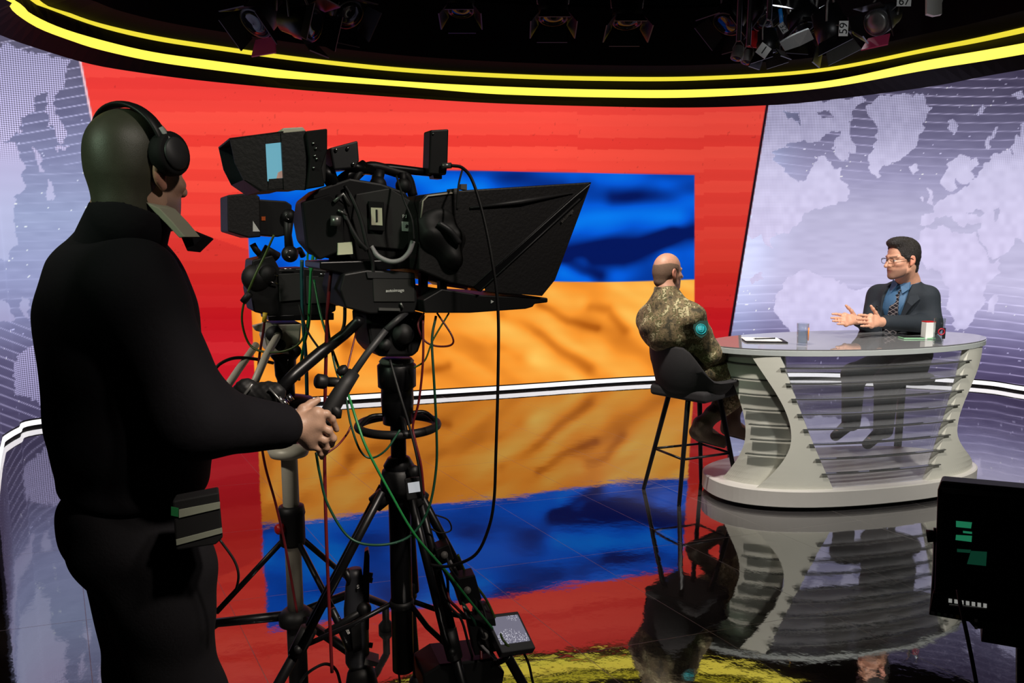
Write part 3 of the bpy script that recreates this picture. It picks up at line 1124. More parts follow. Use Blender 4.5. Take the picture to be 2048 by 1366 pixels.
def skin_tint(H, base, hair=None, stubble=None, lips=None):
    base = np.array(srgb(*base)[:3])

    def f(P):
        c = np.tile(base, (len(P), 1))
        n = vnoise(P[:, 0] * 1000 + 500, P[:, 2] * 1000 + P[:, 1] * 700, 9, 61)
        c *= (0.93 + 0.14 * n)[:, None]
        if H is not None:
            l = H.inv(P)
            head = (np.abs(l[:, 0]) < 0.11) & (np.abs(l[:, 2]) < 0.16) & (np.abs(l[:, 1]) < 0.15)
            red = np.exp(-((np.abs(l[:, 0]) - 0.045) / 0.02) ** 2 - ((l[:, 2] + 0.03) / 0.025) ** 2) * (l[:, 1] > 0.04) * 0.10
            red += (np.abs(l[:, 0]) > 0.074) * (np.abs(l[:, 2]) < 0.05) * 0.22
            red *= head
            c[:, 1] *= 1 - red
            c[:, 2] *= 1 - red
            if stubble is not None:
                w = head * (l[:, 1] > 0.02) * np.clip((-0.048 - l[:, 2]) / 0.02, 0, 1) * np.clip((0.14 + l[:, 2]) / 0.02, 0, 1)
                st = np.array(srgb(*stubble)[:3])
                c = c * (1 - 0.72 * w[:, None]) + st * (0.72 * w[:, None])
            lipm = head * np.exp(-((l[:, 2] + 0.068) / 0.009) ** 2 - (l[:, 0] / 0.02) ** 2) * (l[:, 1] > 0.078)
            c = c * (1 - 0.7 * lipm[:, None]) + np.array(srgb(150, 82, 74)[:3]) * 0.7 * lipm[:, None]
            eye = head * (((np.abs(l[:, 0]) - 0.030) ** 2 + (l[:, 2] + 0.002) ** 2 + (l[:, 1] - 0.0765) ** 2) < 0.0137 ** 2) * (np.abs(l[:, 2] + 0.003) < 0.0038)
            c[eye > 0] = np.array(srgb(205, 200, 196)[:3])
            iris = (eye > 0) & (((np.abs(l[:, 0]) - 0.030) ** 2 + (l[:, 2] + 0.002) ** 2) < 0.0055 ** 2)
            c[iris] = np.array(srgb(46, 36, 30)[:3])
            brow = head * (l[:, 1] > 0.055) * np.exp(-((l[:, 2] - 0.021 - 0.1 * (np.abs(l[:, 0]) - 0.03)) / 0.005) ** 2) * (np.abs(l[:, 0]) > 0.010) * (np.abs(l[:, 0]) < 0.052)
            if hair is not None:
                c = c * (1 - 0.85 * brow[:, None]) + np.array(srgb(*hair)[:3]) * 0.85 * brow[:, None]
        return np.clip(c, 0, 1)
    return f


def hand_shape(b, wrist, knuckles, fingers, thumb, palm_r=0.016, fr=0.0088):
    """wrist: point; knuckles: four points index..little; fingers: per finger list of further joints; thumb: list of points"""
    for i, kn in enumerate(knuckles):
        b.cap(wrist, 0.021, kn, palm_r * (1.0 - 0.06 * i), 0.016)
        if i < 3:
            b.cap(kn, palm_r * 0.9, knuckles[i + 1], palm_r * 0.85, 0.012)
            mid = Vector(wrist).lerp(Vector(kn).lerp(Vector(knuckles[i + 1]), 0.5), 0.6)
            b.ell(mid, (0.015, 0.015, 0.015), None, 0.015)
        k = fr * (1.0, 1.03, 0.98, 0.86)[i]
        js = [kn] + list(fingers[i])
        rad = [k * 1.08, k, k * 0.93, k * 0.82][:len(js)]
        for j in range(len(js) - 1):
            b.cap(js[j], rad[j], js[j + 1], rad[j + 1], 0.0045)
            if j > 0:
                b.ell(js[j], (rad[j] * 1.1,) * 3, None, 0.003)
    tr = [fr * 1.7, fr * 1.2, fr * 1.08, fr * 0.9][:len(thumb)]
    for j in range(len(thumb) - 1):
        b.cap(thumb[j], tr[j], thumb[j + 1], tr[j + 1], 0.008)


def waves(amp, *terms):
    """cloth folds: terms are (kx, ky, kz, warp)"""
    def f(X, Y, Z_):
        t = 0
        for i, (kx, ky, kz, w) in enumerate(terms):
            t = t + np.sin(kx * X + ky * Y + kz * Z_ + w * np.sin(11 * X + 3 * i) + w * np.sin(9 * Z_ + 2.3 * Y + i))
        return -amp * np.clip(t / len(terms), -1, 1)
    return f


# ------------------------------------------------------------------ the camera operator
op_xy = at(247, 700, 1.68)
OX, OY = op_xy.x, op_xy.y
operator = thing('person', (OX, OY, 0), 'person in black jacket seen from behind, working the big studio camera', 'person')
T = Frame((OX, OY, 0), 50)
HO = at(274, 340, 1.63)
HH = Frame(HO, 23, 4, 0, 1.0)
sho_z = at(247, 540, 1.66).z
shR, shL = T(0.175, -0.01, sho_z - 0.01), T(-0.175, -0.01, sho_z - 0.01)
elbR = at(392, 842, 1.50)
wrR = at(588, 856, 1.69)
elbL, wrL = T(-0.235, 0.03, 1.20), T(-0.15, 0.20, 1.07)
hipz = 0.97
kneeR, kneeL = T(0.115, 0.05, 0.50), T(-0.09, 0.02, 0.50)
ankR, ankL = T(0.125, 0.0, 0.075), T(-0.105, -0.03, 0.075)
neck = T(0.0, 0.0, sho_z + 0.065)
Y1, Y2, Y3 = 1.70, 1.705, 1.735
kn = [at(634, 828, Y1), at(634, 848, Y1), at(628, 867, Y1 + 0.005), at(622, 887, Y1 + 0.01)]
fg = [[at(653, 828, Y2), at(664, 838, Y2 + 0.015), at(673, 859, Y3)],
      [at(657, 861, Y2), at(666, 877, Y2 + 0.01), at(663, 890, Y3)],
      [at(648, 880, Y2), at(653, 895, Y2 + 0.012), at(650, 906, Y3)],
      [at(636, 896, Y2 + 0.005), at(642, 907, Y2 + 0.015), at(644, 915, Y3)]]
th = [at(592, 838, 1.70), at(606, 818, 1.71), at(622, 808, 1.725), at(636, 800, 1.735)]
b = Organic()
b.cap(T(0, 0.01, hipz), 0.135, T(0, 0.02, 1.20), 0.125, 0.05)
b.cap(T(0, 0.02, 1.20), 0.115, T(0, 0.0, 1.40), 0.115, 0.05)
b.cap(shL + Vector((0, 0, -0.02)), 0.045, shR + Vector((0, 0, -0.02)), 0.045, 0.04)
b.cap(T(0, 0, 1.40), 0.095, neck, 0.056, 0.03)
head_shape(b, HH, neck, 0.060)
b.chain([shR + Vector((0, 0, -0.02)), elbR, wrR], [0.050, 0.042, 0.029], 0.03)
b.chain([shL + Vector((0, 0, -0.02)), elbL, wrL], [0.050, 0.042, 0.030], 0.03)
for hip, kn_, an, s in ((T(0.09, 0, 0.92), kneeR, ankR, 1), (T(-0.09, 0, 0.92), kneeL, ankL, -1)):
    b.chain([hip, kn_, an], [0.085, 0.056, 0.040], 0.04)
    b.cap(an - Vector((0, 0, 0.035)), 0.034, an + T.m @ Vector((0, 0.15, -0.042)), 0.028, 0.03)
hand_shape(b, wrR.lerp(kn[1], 0.18), kn, fg, th, 0.0155, 0.0088)
b.ell(at(618, 868, 1.715), (0.022, 0.022, 0.026), None, 0.02)
b.ell(at(612, 846, 1.715), (0.022, 0.022, 0.024), None, 0.02)
# left hand, hidden behind the body, resting on the second pan bar
lk = [wrL + T.m @ Vector((0.03 - 0.02 * i, 0.085 - 0.006 * i, 0.0)) for i in range(4)]
lf = [[k_ + T.m @ Vector((0, 0.035, -0.008)), k_ + T.m @ Vector((0, 0.052, -0.030)), k_ + T.m @ Vector((0, 0.045, -0.048))] for k_ in lk]
hand_shape(b, wrL, lk, lf, [wrL + T.m @ Vector((0.025, 0.02, 0)), wrL + T.m @ Vector((0.05, 0.05, -0.01)), wrL + T.m @ Vector((0.05, 0.08, -0.02))])
b.mesh('body', 'skin', operator, 0.0038, tint=skin_tint(HH, (176, 140, 118), hair=(60, 55, 48), stubble=(110, 92, 82)))
# closely cropped hair over the back of the skull
h = Organic()
h.ell(HH(0, -0.014, 0.030), (0.0785 * 0.985, 0.1005 * 0.985, 0.0945 * 0.985), HH.m, 0.01)
h.cap(HH(0, -0.036, -0.02), 0.064, HH(0, -0.034, -0.085), 0.058, 0.03)
h.half(HH(0, 0.028, 0.05), HH.m @ Vector((0, 1.0, 0.42)), 0.006)
h.half(HH(0, 0.0, -0.085), HH.m @ Vector((0, 0.55, -1.0)), 0.006)
for sx in (-1, 1):
    h.ell(HH(sx * 0.085, 0.000, -0.016), (0.022, 0.028, 0.040), HH.m, 0.008, '-')
h.mesh('cropped_hair', 'hair_grey', operator, 0.004)['label'] = 'closely cropped grey hair'
# jacket
j = Organic()
j.cap(T(0, -0.005, sho_z - 0.10), 0.150, T(0, 0.01, 1.16), 0.160, 0.08)
j.ell(T(0, -0.005, 1.33), (0.205, 0.145, 0.27), T.m, 0.08)
j.ell(T(0.0, 0.01, 1.10), (0.190, 0.150, 0.16), T.m, 0.08)
j.cap(shL + Vector((0, 0, -0.015)), 0.078, shR + Vector((0, 0, -0.015)), 0.078, 0.08)
j.cap(T(0, -0.01, sho_z - 0.02), 0.10, T(0.01, 0.005, sho_z + 0.03), 0.078, 0.05)
j.cap(neck + Vector((0, 0, -0.07)), 0.100, neck + Vector((0.004, 0, -0.005)), 0.076, 0.03)
j.chain([shR + Vector((0, 0, -0.02)), elbR + Vector((0, 0, 0.004)), wrR.lerp(elbR, 0.17)], [0.084, 0.074, 0.052], 0.05)
j.chain([shL + Vector((0, 0, -0.02)), elbL, wrL.lerp(elbL, 0.05)], [0.082, 0.062, 0.046], 0.05)
j.ell(T(0, 0.005, 1.01), (0.188, 0.150, 0.055), T.m, 0.04)
j.half(T(0, 0, 0.985), Vector((0, 0, -1)), 0.01)
wd = (wrR - elbR).normalized()
j.half(wrR + wd * 0.012, wd * 1.0 + Vector((0, 0, 0.0)), 0.006) if False else None
j.mesh('jacket', 'jacket_black', operator, 0.006, waves(0.0045, (30, 12, 16, 1.3), (-14, 8, 42, 1.6), (22, -18, -30, 1.1)))
c = Organic()
nb, nt_ = T(0.0, -0.008, sho_z + 0.005), HO + Vector((-0.010, -0.025, -0.105))
c.cap(nb, 0.098, nt_, 0.082, 0.02)
c.cap(nb + Vector((0, 0, -0.02)), 0.080, nt_ + Vector((0, 0, 0.02)), 0.071, 0.008, '-')
c.half(nt_ + Vector((0, 0, 0.035)), Vector((0.40, 0.18, 1)), 0.006)
c.half(HO + T.m @ Vector((0, 0.052, -0.16)), T.m @ Vector((0.0, 1, 0.0)), 0.006)
c.mesh('collar', 'jacket_black', operator, 0.004)
# open collar tip standing out to the front
mb = MB()
tip, ca, cb = at(411, 472, 1.66), at(352, 452, 1.60), at(374, 503, 1.62)
mb.hexa([ca, tip, cb], [p + Vector((0.010, 0.045, -0.004)) for p in (ca, at(404, 474, 1.66), cb)])
mb.build('collar_tip', 'jacket_black', operator, 0.002)
mb = MB()
for pts in ([(290, 404), (318, 416), (345, 444), (370, 474), (358, 476), (334, 450), (308, 424)],):
    mb.prism([at(px, py, 1.575) for px, py in pts], (0.012, 0.05, 0.0))
mb.build('shirt_collar', 'shirt_cream', operator, 0.002)['label'] = 'cream shirt collar inside the jacket'
t = Organic()
t.ell(T(0.0, 0.0, 0.95), (0.178, 0.145, 0.115), T.m, 0.04)
for hip, kn_, an in ((T(0.085, -0.005, 0.88), kneeR, ankR), (T(-0.085, 0, 0.88), kneeL, ankL)):
    t.chain([hip, kn_, an + Vector((0, 0, 0.03))], [0.115, 0.088, 0.072], 0.045)
t.ell(T(0.06, -0.075, 0.90), (0.09, 0.075, 0.10), T.m, 0.05)
t.ell(T(-0.06, -0.075, 0.90), (0.09, 0.075, 0.10), T.m, 0.05)
t.ell(T(0.16, 0.04, 0.82), (0.07, 0.085, 0.16), T.m, 0.05)
t.half(T(0, 0, 0.05), Vector((0, 0, -1)), 0.006)
t.mesh('trousers', 'trousers_black', operator, 0.006, waves(0.003, (10, 14, 46, 1.6), (18, -12, 30, 1.3)))
for an, s in ((ankR, 1), (ankL, -1)):
    q = Organic()
    q.cap(an + Vector((0, 0, 0.0)), 0.050, an + Vector((0, 0, -0.04)), 0.045, 0.03)
    q.cap(an + Vector((0, 0, -0.04)), 0.042, an + T.m @ Vector((0, 0.17, -0.045)), 0.036, 0.03)
    q.half((0, 0, 0.004), (0, 0, -1), 0.004)
    q.mesh('shoe', 'black_rubber', operator, 0.006)

# headphones worn on the head
hp = thing('headphones', tuple(HH(0, 0, 0)), 'black over ear headphones worn by the camera operator', 'headphones')
mb = MB()
arc = []
for k in range(25):
    a = math.pi * (k / 24.0)
    arc.append(HH(0.093 * math.cos(a), -0.014 - 0.026 * math.sin(a), 0.050 + 0.078 * math.sin(a)))
rings = []
for i, p in enumerate(arc):
    tng = (arc[min(i + 1, 24)] - arc[max(i - 1, 0)]).normalized()
    out = (p - HH(0, -0.03, 0.01)).normalized()
    out = (out - tng * out.dot(tng)).normalized()
    w = tng.cross(out)
    rings.append([p + w * (0.017 * math.cos(q)) + out * (0.0065 * math.sin(q)) for q in (2 * math.pi * n_ / 12 for n_ in range(12))])
mb.loft(rings)
mb.build('headband', 'black_plastic', hp)
for s in (1, -1):
    c0 = HH(s * 0.083, 0.004, 0.030)
    ax_ = HH.m @ Vector((s, 0.08, 0.05)).normalized()
    mb = MB()
    mb.lathe([(0.020, -0.012), (0.042, -0.010), (0.046, 0.0), (0.046, 0.014), (0.043, 0.020), (0.040, 0.022)], c0, ax_)
    cup = mb.build('ear_cup', 'black_matte', hp)
    mb = MB()
    mb.lathe([(0.032, 0.020), (0.034, 0.024), (0.031, 0.028), (0.0, 0.0285)], c0, ax_)
    mb.build('outer_disc', 'dark_grey', cup)
    mb = MB()
    p0, p1 = HH(s * 0.1, -0.026, 0.03), HH(s * 0.101, -0.006, 0.028)
    mb.tube([HH(s * 0.090, -0.022, 0.078), HH(s * 0.097, -0.014, 0.062), HH(s * 0.101, -0.002, 0.050)], 0.008, 8)
    mb.build('yoke', 'pale_grey', hp)


# ------------------------------------------------------------------ bar stool of the guest
feet = [gnd(1287, 978), gnd(1358, 1012), gnd(1478, 992), gnd(1402, 964)]      # around the square
sc_ = sum(feet, Vector()) / 4
SY = 47.0
stool = thing('bar_stool', (sc_.x, sc_.y, 0), 'black bucket bar stool with slim legs under the person in camouflage', 'stool')
SF = Frame((sc_.x, sc_.y, 0), SY)
mb_t = [sc_ + (f - sc_) * 0.50 + Vector((0, 0, 0.64)) for f in feet]
for f, tp in zip(feet, mb_t):
    mb = MB()
    mb.tube([f + Vector((0, 0, 0.0)), f.lerp(tp, 0.05), tp.lerp(f, 0.06), tp + (sc_ + Vector((0, 0, 0.64)) - tp) * 0.10],
            [0.0115, 0.0125, 0.0165, 0.0165], 12)
    mb.build('leg', 'black_metal', stool)
mb = MB()
rg = [f.lerp(tp, 0.42) for f, tp in zip(feet, mb_t)]
for i in range(4):
    mb.cyl(rg[i], rg[(i + 1) % 4], 0.0075, sides=10)
mb.build('foot_rest', 'black_metal', stool)
M['stool_fabric'] = material('stool_fabric', srgb(33, 30, 32), 0.85, noise=0.15, noise_scale=40, bump=0.15, bump_scale=300)
q = Organic()
q.box(SF(0, 0.0, 0.655), (0.175, 0.165, 0.012), SF.m, 0.022, 0.03)
q.mesh('seat', 'stool_fabric', stool, 0.006)
# wrap-around back shell
SB = Frame((sc_.x - 0.020, sc_.y, 0), 62, 0, 0, 1.0)
mb = MB()
rings = []
for k in range(33):
    a = math.radians(-128 + 256 * k / 32.0)
    ca, sa = math.cos(a), math.sin(a)
    w_ = min(1.0, max(0.0, (abs(a) - 0.50) / 0.85))
    hgt = 0.935 - 0.20 * w_ * w_ * (3 - 2 * w_)
    prof = []
    for rr, zz in ((0.165, 0.622), (0.215, 0.69), (0.240, 0.80), (0.258, hgt), (0.250, hgt + 0.012), (0.238, hgt), (0.218, 0.80), (0.192, 0.70), (0.150, 0.640)):
        ex = 1.0 if abs(ca) < 0.01 else 1.0
        prof.append(SB(rr * sa * 1.10, -rr * ca * 1.02 + 0.02, min(zz, hgt + 0.012)))
    rings.append(prof)
mb.loft(rings, True, True)
mb.build('backrest', 'stool_fabric', stool)

# ------------------------------------------------------------------ the guest in camouflage
SZ = 0.69
guest = thing('person', (sc_.x, sc_.y, SZ), 'person in camouflage uniform sitting on the bar stool, back turned', 'person')
G = Frame((sc_.x, sc_.y, 0), 47)
GH0 = at(1336, 543, 4.46)
GH = Frame(GH0, 62, 3, 0, 0.885)
Yg = 4.43
neckg = at(1333, 588, Yg)
shRg, shLg = at(1383, 634, Yg - 0.12), at(1299, 638, Yg + 0.13)
chest = at(1338, 650, Yg)
pel = Vector((sc_.x, sc_.y, SZ + 0.10)) + G.m @ Vector((0, 0.04, 0))
elRg, wrRg = at(1421, 706, 4.36), at(1478, 716, 4.62)
elLg, wrLg = at(1330, 690, 4.75), at(1470, 712, 4.78)
knR, knL = at(1492, 768, 4.60), at(1480, 756, 4.80)
anR, anL = at(1402, 852, 4.52), at(1462, 842, 4.72)
b = Organic()
head_shape(b, GH, neckg, 0.056)
b.cap(neckg, 0.055, chest, 0.085, 0.03)
b.cap(chest, 0.088, pel, 0.09, 0.03)
b.cap(shRg, 0.05, shLg, 0.05, 0.05)
b.chain([shRg, elRg, wrRg], [0.045, 0.036, 0.026], 0.03)
b.chain([shLg, elLg, wrLg], [0.045, 0.036, 0.026], 0.03)
for hp_, k_, a_ in ((pel + G.m @ Vector((0.08, 0.03, -0.03)), knR, anR), (pel + G.m @ Vector((-0.08, 0.03, -0.03)), knL, anL)):
    b.chain([hp_, k_, a_], [0.075, 0.05, 0.036], 0.03)
    b.cap(a_, 0.034, a_ + Vector((0.14, 0.03, -0.10)), 0.026, 0.02)
for w_, s in ((wrRg, 1), (wrLg, -1)):
    ks = [w_ + Vector((0.075, 0.005 * s * i, -0.012 * i)) for i in range(4)]
    fs = [[k_ + Vector((0.028, 0.004, -0.010)), k_ + Vector((0.040, 0.006, -0.028)), k_ + Vector((0.034, 0.006, -0.042))] for k_ in ks]
    hand_shape(b, w_, ks, fs, [w_ + Vector((0.02, -0.01 * s, 0.015)), w_ + Vector((0.05, -0.015 * s, 0.022)), w_ + Vector((0.08, -0.012 * s, 0.018))], 0.014, 0.008)
b.mesh('body', 'skin', guest, 0.004, tint=skin_tint(GH, (205, 152, 126), hair=(70, 52, 40)))
h = Organic()
h.ell(GH(0, -0.014, 0.020), (0.0795 * 0.885, 0.1005 * 0.885, 0.0885 * 0.885), GH.m, 0.01)
h.cap(GH(0, -0.050, -0.02), 0.054, GH(0, -0.050, -0.06), 0.047, 0.02)
h.half(GH(0, 0.038, 0.05), GH.m @ Vector((0, 1.0, -0.25)), 0.005)
h.half(GH(0, 0.0, -0.075), GH.m @ Vector((0, 0.62, -1.0)), 0.005)
# bald crown
h.ell(GH(0, -0.062, 0.112), (0.066 * 0.885, 0.088 * 0.885, 0.070 * 0.885), GH.m, 0.020, '-')
for sx in (-1, 1):
    h.ell(GH(sx * 0.085, 0.000, -0.015), (0.02, 0.024, 0.032), GH.m, 0.006, '-')
h.mesh('cropped_hair', 'hair_crop', guest, 0.0035)['label'] = 'short brown hair round a bald crown'
j = Organic()
j.cap(chest, 0.112, pel, 0.118, 0.05)
j.cap(at(1338, 632, Yg), 0.118, at(1362, 690, Yg + 0.05), 0.112, 0.06)
j.ell(at(1336, 656, Yg), (0.185, 0.140, 0.15), G.m, 0.06)
j.ell(at(1388, 722, Yg + 0.06), (0.140, 0.115, 0.085), G.m, 0.05)
j.cap(shRg, 0.060, shLg, 0.060, 0.07)
j.cap(at(1340, 602, Yg), 0.062, shRg, 0.058, 0.06)
j.cap(at(1328, 602, Yg), 0.062, shLg, 0.058, 0.06)
j.cap(at(1334, 606, Yg), 0.085, neckg, 0.070, 0.04)
j.chain([shRg, elRg, wrRg], [0.072, 0.060, 0.044], 0.035)
j.chain([shLg, elLg, wrLg], [0.072, 0.060, 0.044], 0.035)
j.mesh('uniform_jacket', 'camo', guest, 0.005, waves(0.006, (38, 10, 20, 1.6), (-20, 10, 52, 1.8), (30, -24, -36, 1.2)))
c = Organic()
c.cap(neckg + Vector((0, 0, -0.03)), 0.086, at(1333, 581, Yg + 0.01), 0.074, 0.02)
c.cap(neckg + Vector((0, 0, -0.05)), 0.062, at(1333, 568, Yg + 0.01), 0.062, 0.006, '-')
c.half(at(1330, 577, Yg), Vector((0.25, 0.1, 1)), 0.005)
c.half(neckg + G.m @ Vector((0, 0.05, 0)), G.m @ Vector((0.3, 1, 0)), 0.005)
c.mesh('uniform_collar', 'camo', guest, 0.004)
t = Organic()
t.ell(pel + Vector((0, 0, -0.02)), (0.165, 0.15, 0.09), G.m, 0.04)
for s, k_, a_ in ((1, knR, anR), (-1, knL, anL)):
    hp_ = pel + G.m @ Vector((0.085 * s, 0.04, -0.02))
    t.chain([hp_, k_, k_.lerp(a_, 0.55)], [0.094, 0.075, 0.064], 0.035)
t.mesh('uniform_trousers', 'camo', guest, 0.005, waves(0.006, (40, 14, 24, 1.6), (-26, 18, 40, 1.8)))
for k_, a_ in ((knR, anR), (knL, anL)):
    q = Organic()
    q.cap(k_.lerp(a_, 0.52), 0.058, a_, 0.050, 0.02)
    toe = a_ + Vector((0.150, 0.030, -0.108))
    heel = a_ + Vector((-0.028, -0.005, -0.042))
    q.cap(a_, 0.050, heel, 0.042, 0.03)
    q.cap(heel + Vector((0.02, 0, 0)), 0.044, toe, 0.034, 0.03)
    bo = q.mesh('boot', 'boot_tan', guest, 0.005, waves(0.003, (30, 10, 60, 1.2)))
    q = Organic()
    d_ = (toe - heel).normalized()
    q.cap(heel + Vector((0.012, 0, -0.036)), 0.020, toe + Vector((0.004, 0, -0.028)), 0.014, 0.01)
    q.mesh('sole', 'black_rubber', bo, 0.005)
# sleeve badge
pc = at(1402, 657, 4.225)
pn = (Vector((0, 0, CAM_H)) - pc).normalized()
pn = (pn + Vector((0.25, 0, 0.12))).normalized()
pm = pn.to_track_quat('Z', 'Y').to_matrix()
M['badge_green'] = material('badge_green', srgb(22, 66, 58), 0.7)
M['badge_teal'] = material('badge_teal', srgb(20, 132, 140), 0.6)
M['badge_light'] = material('badge_light', srgb(36, 196, 204), 0.6)
mb = MB()
shield = [(-0.040, 0.045), (0.040, 0.045), (0.043, 0.0), (0.030, -0.036), (0.0, -0.056), (-0.030, -0.036), (-0.043, 0.0)]
mb.prism([pc + pm @ Vector((x, y, -0.012)) for x, y in shield], pm @ Vector((0, 0, 0.012)))
badge = mb.build('sleeve_badge', 'badge_green', guest)
badge['label'] = 'dark green shield badge with a turquoise emblem'
mb = MB()
mb.lathe([(0.030, 0.0), (0.030, 0.002), (0.0, 0.0021)], pc + pm @ Vector((0.0, -0.004, 0)), pn)
mb.build('badge_disc', 'badge_teal', badge)
mb = MB()
mb.ring(pc + pm @ Vector((0.0, -0.004, 0.002)), pn, 0.0285, 0.0022, 32, 6)
for a in (((-0.013, 0.014), (-0.013, -0.008), (-0.004, -0.016), (0.0, -0.020)), ((0.013, 0.014), (0.013, -0.008), (0.004, -0.016), (0.0, -0.020)),
          ((0.0, 0.018), (0.0, -0.020)), ((-0.013, -0.006), (0.013, -0.006))):
    mb.tube([pc + pm @ Vector((x, y - 0.004, 0.0028)) for x, y in a], 0.0021, 6)
mb.build('badge_emblem', 'badge_light', badge)

# ------------------------------------------------------------------ the presenter
Yp = 5.06
pr_xy = at(1812, 640, Yp)
pres = thing('person', (pr_xy.x, pr_xy.y, 0), 'person with glasses and plaid tie talking behind the white desk', 'person')
PF = Frame((pr_xy.x, pr_xy.y, 0), 238)
PS = 1.03
PH0 = at(1804, 517, 4.93)
PH = Frame(PH0, 257, 7, 0, PS)
neckp = at(1815, 565, 5.02)
shRp, shLp = at(1758, 592, 5.18), at(1853, 596, 4.93)
chestp = at(1806, 610, 5.06)
pelp = Vector((pr_xy.x + 0.06, pr_xy.y + 0.10, 0.74))
elLp, wrLp = at(1862, 648, 4.88), at(1764, 644, 4.71)
elRp, wrRp = at(1740, 652, 5.04), at(1716, 640, 4.88)
b = Organic()
head_shape(b, PH, neckp, 0.060)
b.cap(neckp, 0.064, chestp, 0.13, 0.05)
b.cap(chestp, 0.135, pelp, 0.14, 0.05)
b.cap(shRp, 0.052, shLp, 0.052, 0.05)
b.chain([shRp, elRp, wrRp], [0.050, 0.040, 0.027], 0.03)
b.chain([shLp, elLp, wrLp], [0.050, 0.040, 0.027], 0.03)
legs = []
for s in (1, -1):
    hp_ = pelp + PF.m @ Vector((0.09 * s, 0.05, -0.04))
    k_ = hp_ + PF.m @ Vector((0.03 * s, 0.34, -0.06))
    a_ = k_ + Vector((0.05, 0.10, -0.36))
    legs.append((hp_, k_, a_))
    b.chain([hp_, k_, a_], [0.08, 0.055, 0.04], 0.03)
    b.cap(a_, 0.036, a_ + PF.m @ Vector((0, 0.15, -0.06)), 0.03, 0.02)


def hp2(px, py, y):
    return at(px, py, y)


hand_shape(b, wrLp, [hp2(1741, 632, 4.66), hp2(1739, 639, 4.645), hp2(1740, 646, 4.635), hp2(1743, 652, 4.635)],
           [[hp2(1730, 631, 4.64), hp2(1723, 630, 4.63), hp2(1717, 630, 4.62)], [hp2(1728, 638, 4.625), hp2(1721, 638, 4.61), hp2(1715, 638, 4.60)],
            [hp2(1729, 645, 4.615), hp2(1722, 645, 4.60), hp2(1716, 645, 4.59)], [hp2(1733, 652, 4.615), hp2(1727, 652, 4.60), hp2(1722, 652, 4.595)]],
           [hp2(1755, 634, 4.69), hp2(1751, 625, 4.68), hp2(1746, 618, 4.67), hp2(1742, 612, 4.665)], 0.0150, 0.0088)
hand_shape(b, wrRp, [hp2(1689, 630, 4.85), hp2(1687, 637, 4.835), hp2(1688, 643, 4.825), hp2(1692, 649, 4.82)],
           [[hp2(1679, 629, 4.84), hp2(1672, 628, 4.835), hp2(1665, 628, 4.83)], [hp2(1676, 636, 4.825), hp2(1670, 636, 4.82), hp2(1663, 636, 4.815)],
            [hp2(1678, 642, 4.815), hp2(1672, 642, 4.81), hp2(1666, 642, 4.80)], [hp2(1684, 648, 4.81), hp2(1679, 648, 4.80), hp2(1675, 648, 4.80)]],
           [hp2(1709, 632, 4.87), hp2(1703, 622, 4.86), hp2(1697, 616, 4.855), hp2(1692, 611, 4.85)], 0.0150, 0.0088)
b.mesh('body', 'skin', pres, 0.004, tint=skin_tint(PH, (216, 160, 132), hair=(50, 38, 32), stubble=(112, 84, 72)))
h = Organic()
sk = PS
h.ell(PH(0, -0.018, 0.036), (0.0835 * sk, 0.104 * sk, 0.098 * sk), PH.m, 0.01)
h.ell(PH(0, 0.030, 0.105), (0.062 * sk, 0.066 * sk, 0.036 * sk), PH.m, 0.02)
h.cap(PH(0, -0.055, -0.01), 0.062 * sk, PH(0, -0.055, -0.07), 0.050 * sk, 0.02)
h.ell(PH(0, 0.095, 0.032), (0.066 * sk, 0.072 * sk, 0.052 * sk), PH.m, 0.008, '-')
h.ell(PH(0, 0.075, -0.055), (0.105 * sk, 0.088 * sk, 0.095 * sk), PH.m, 0.008, '-')
h.half(PH(0, 0.0, -0.085), PH.m @ Vector((0, 0.5, -1.0)), 0.005)
for sx in (-1, 1):
    h.ell(PH(sx * 0.088, 0.000, -0.014), (0.022, 0.026, 0.036), PH.m, 0.006, '-')
    h.cap(PH(sx * 0.075, 0.012, 0.02), 0.010, PH(sx * 0.076, 0.014, -0.012), 0.007, 0.006)
h.mesh('hair', 'hair_dark', pres, 0.004, lambda X, Y, Z_: 0.0016 * np.sin(260 * X + 120 * Z_) * np.sin(210 * Y - 90 * Z_))['label'] = 'short dark brown hair combed back'
# shirt, tie, suit
s_ = Organic()
s_.cap(neckp + Vector((0, 0, -0.04)), 0.090, chestp, 0.150, 0.05)
s_.cap(chestp, 0.152, pelp + Vector((0, 0, 0.08)), 0.150, 0.05)
s_.cap(neckp + Vector((0, 0, -0.045)), 0.078, neckp + Vector((0.0, 0, 0.012)), 0.069, 0.01)
s_.mesh('shirt', 'shirt_blue', pres, 0.005, waves(0.002, (30, 20, 40, 1.2)))
mb = MB()
fr_ = PF.m @ Vector((0, 1, 0))
rt_ = PF.m @ Vector((1, 0, 0))
for s in (-1, 1):
    c0 = neckp + fr_ * 0.092 + Vector((0, 0, -0.012))
    pts = [c0 + rt_ * (s * 0.008), c0 + rt_ * (s * 0.060) - fr_ * 0.03 + Vector((0, 0, 0.032)), c0 + rt_ * (s * 0.066) - fr_ * 0.012 + Vector((0, 0, -0.026)), c0 + rt_ * (s * 0.040) + fr_ * 0.020 + Vector((0, 0, -0.056))]
    mb.prism(pts, fr_ * 0.010)
mb.build('shirt_collar', 'shirt_blue', pres, 0.002)


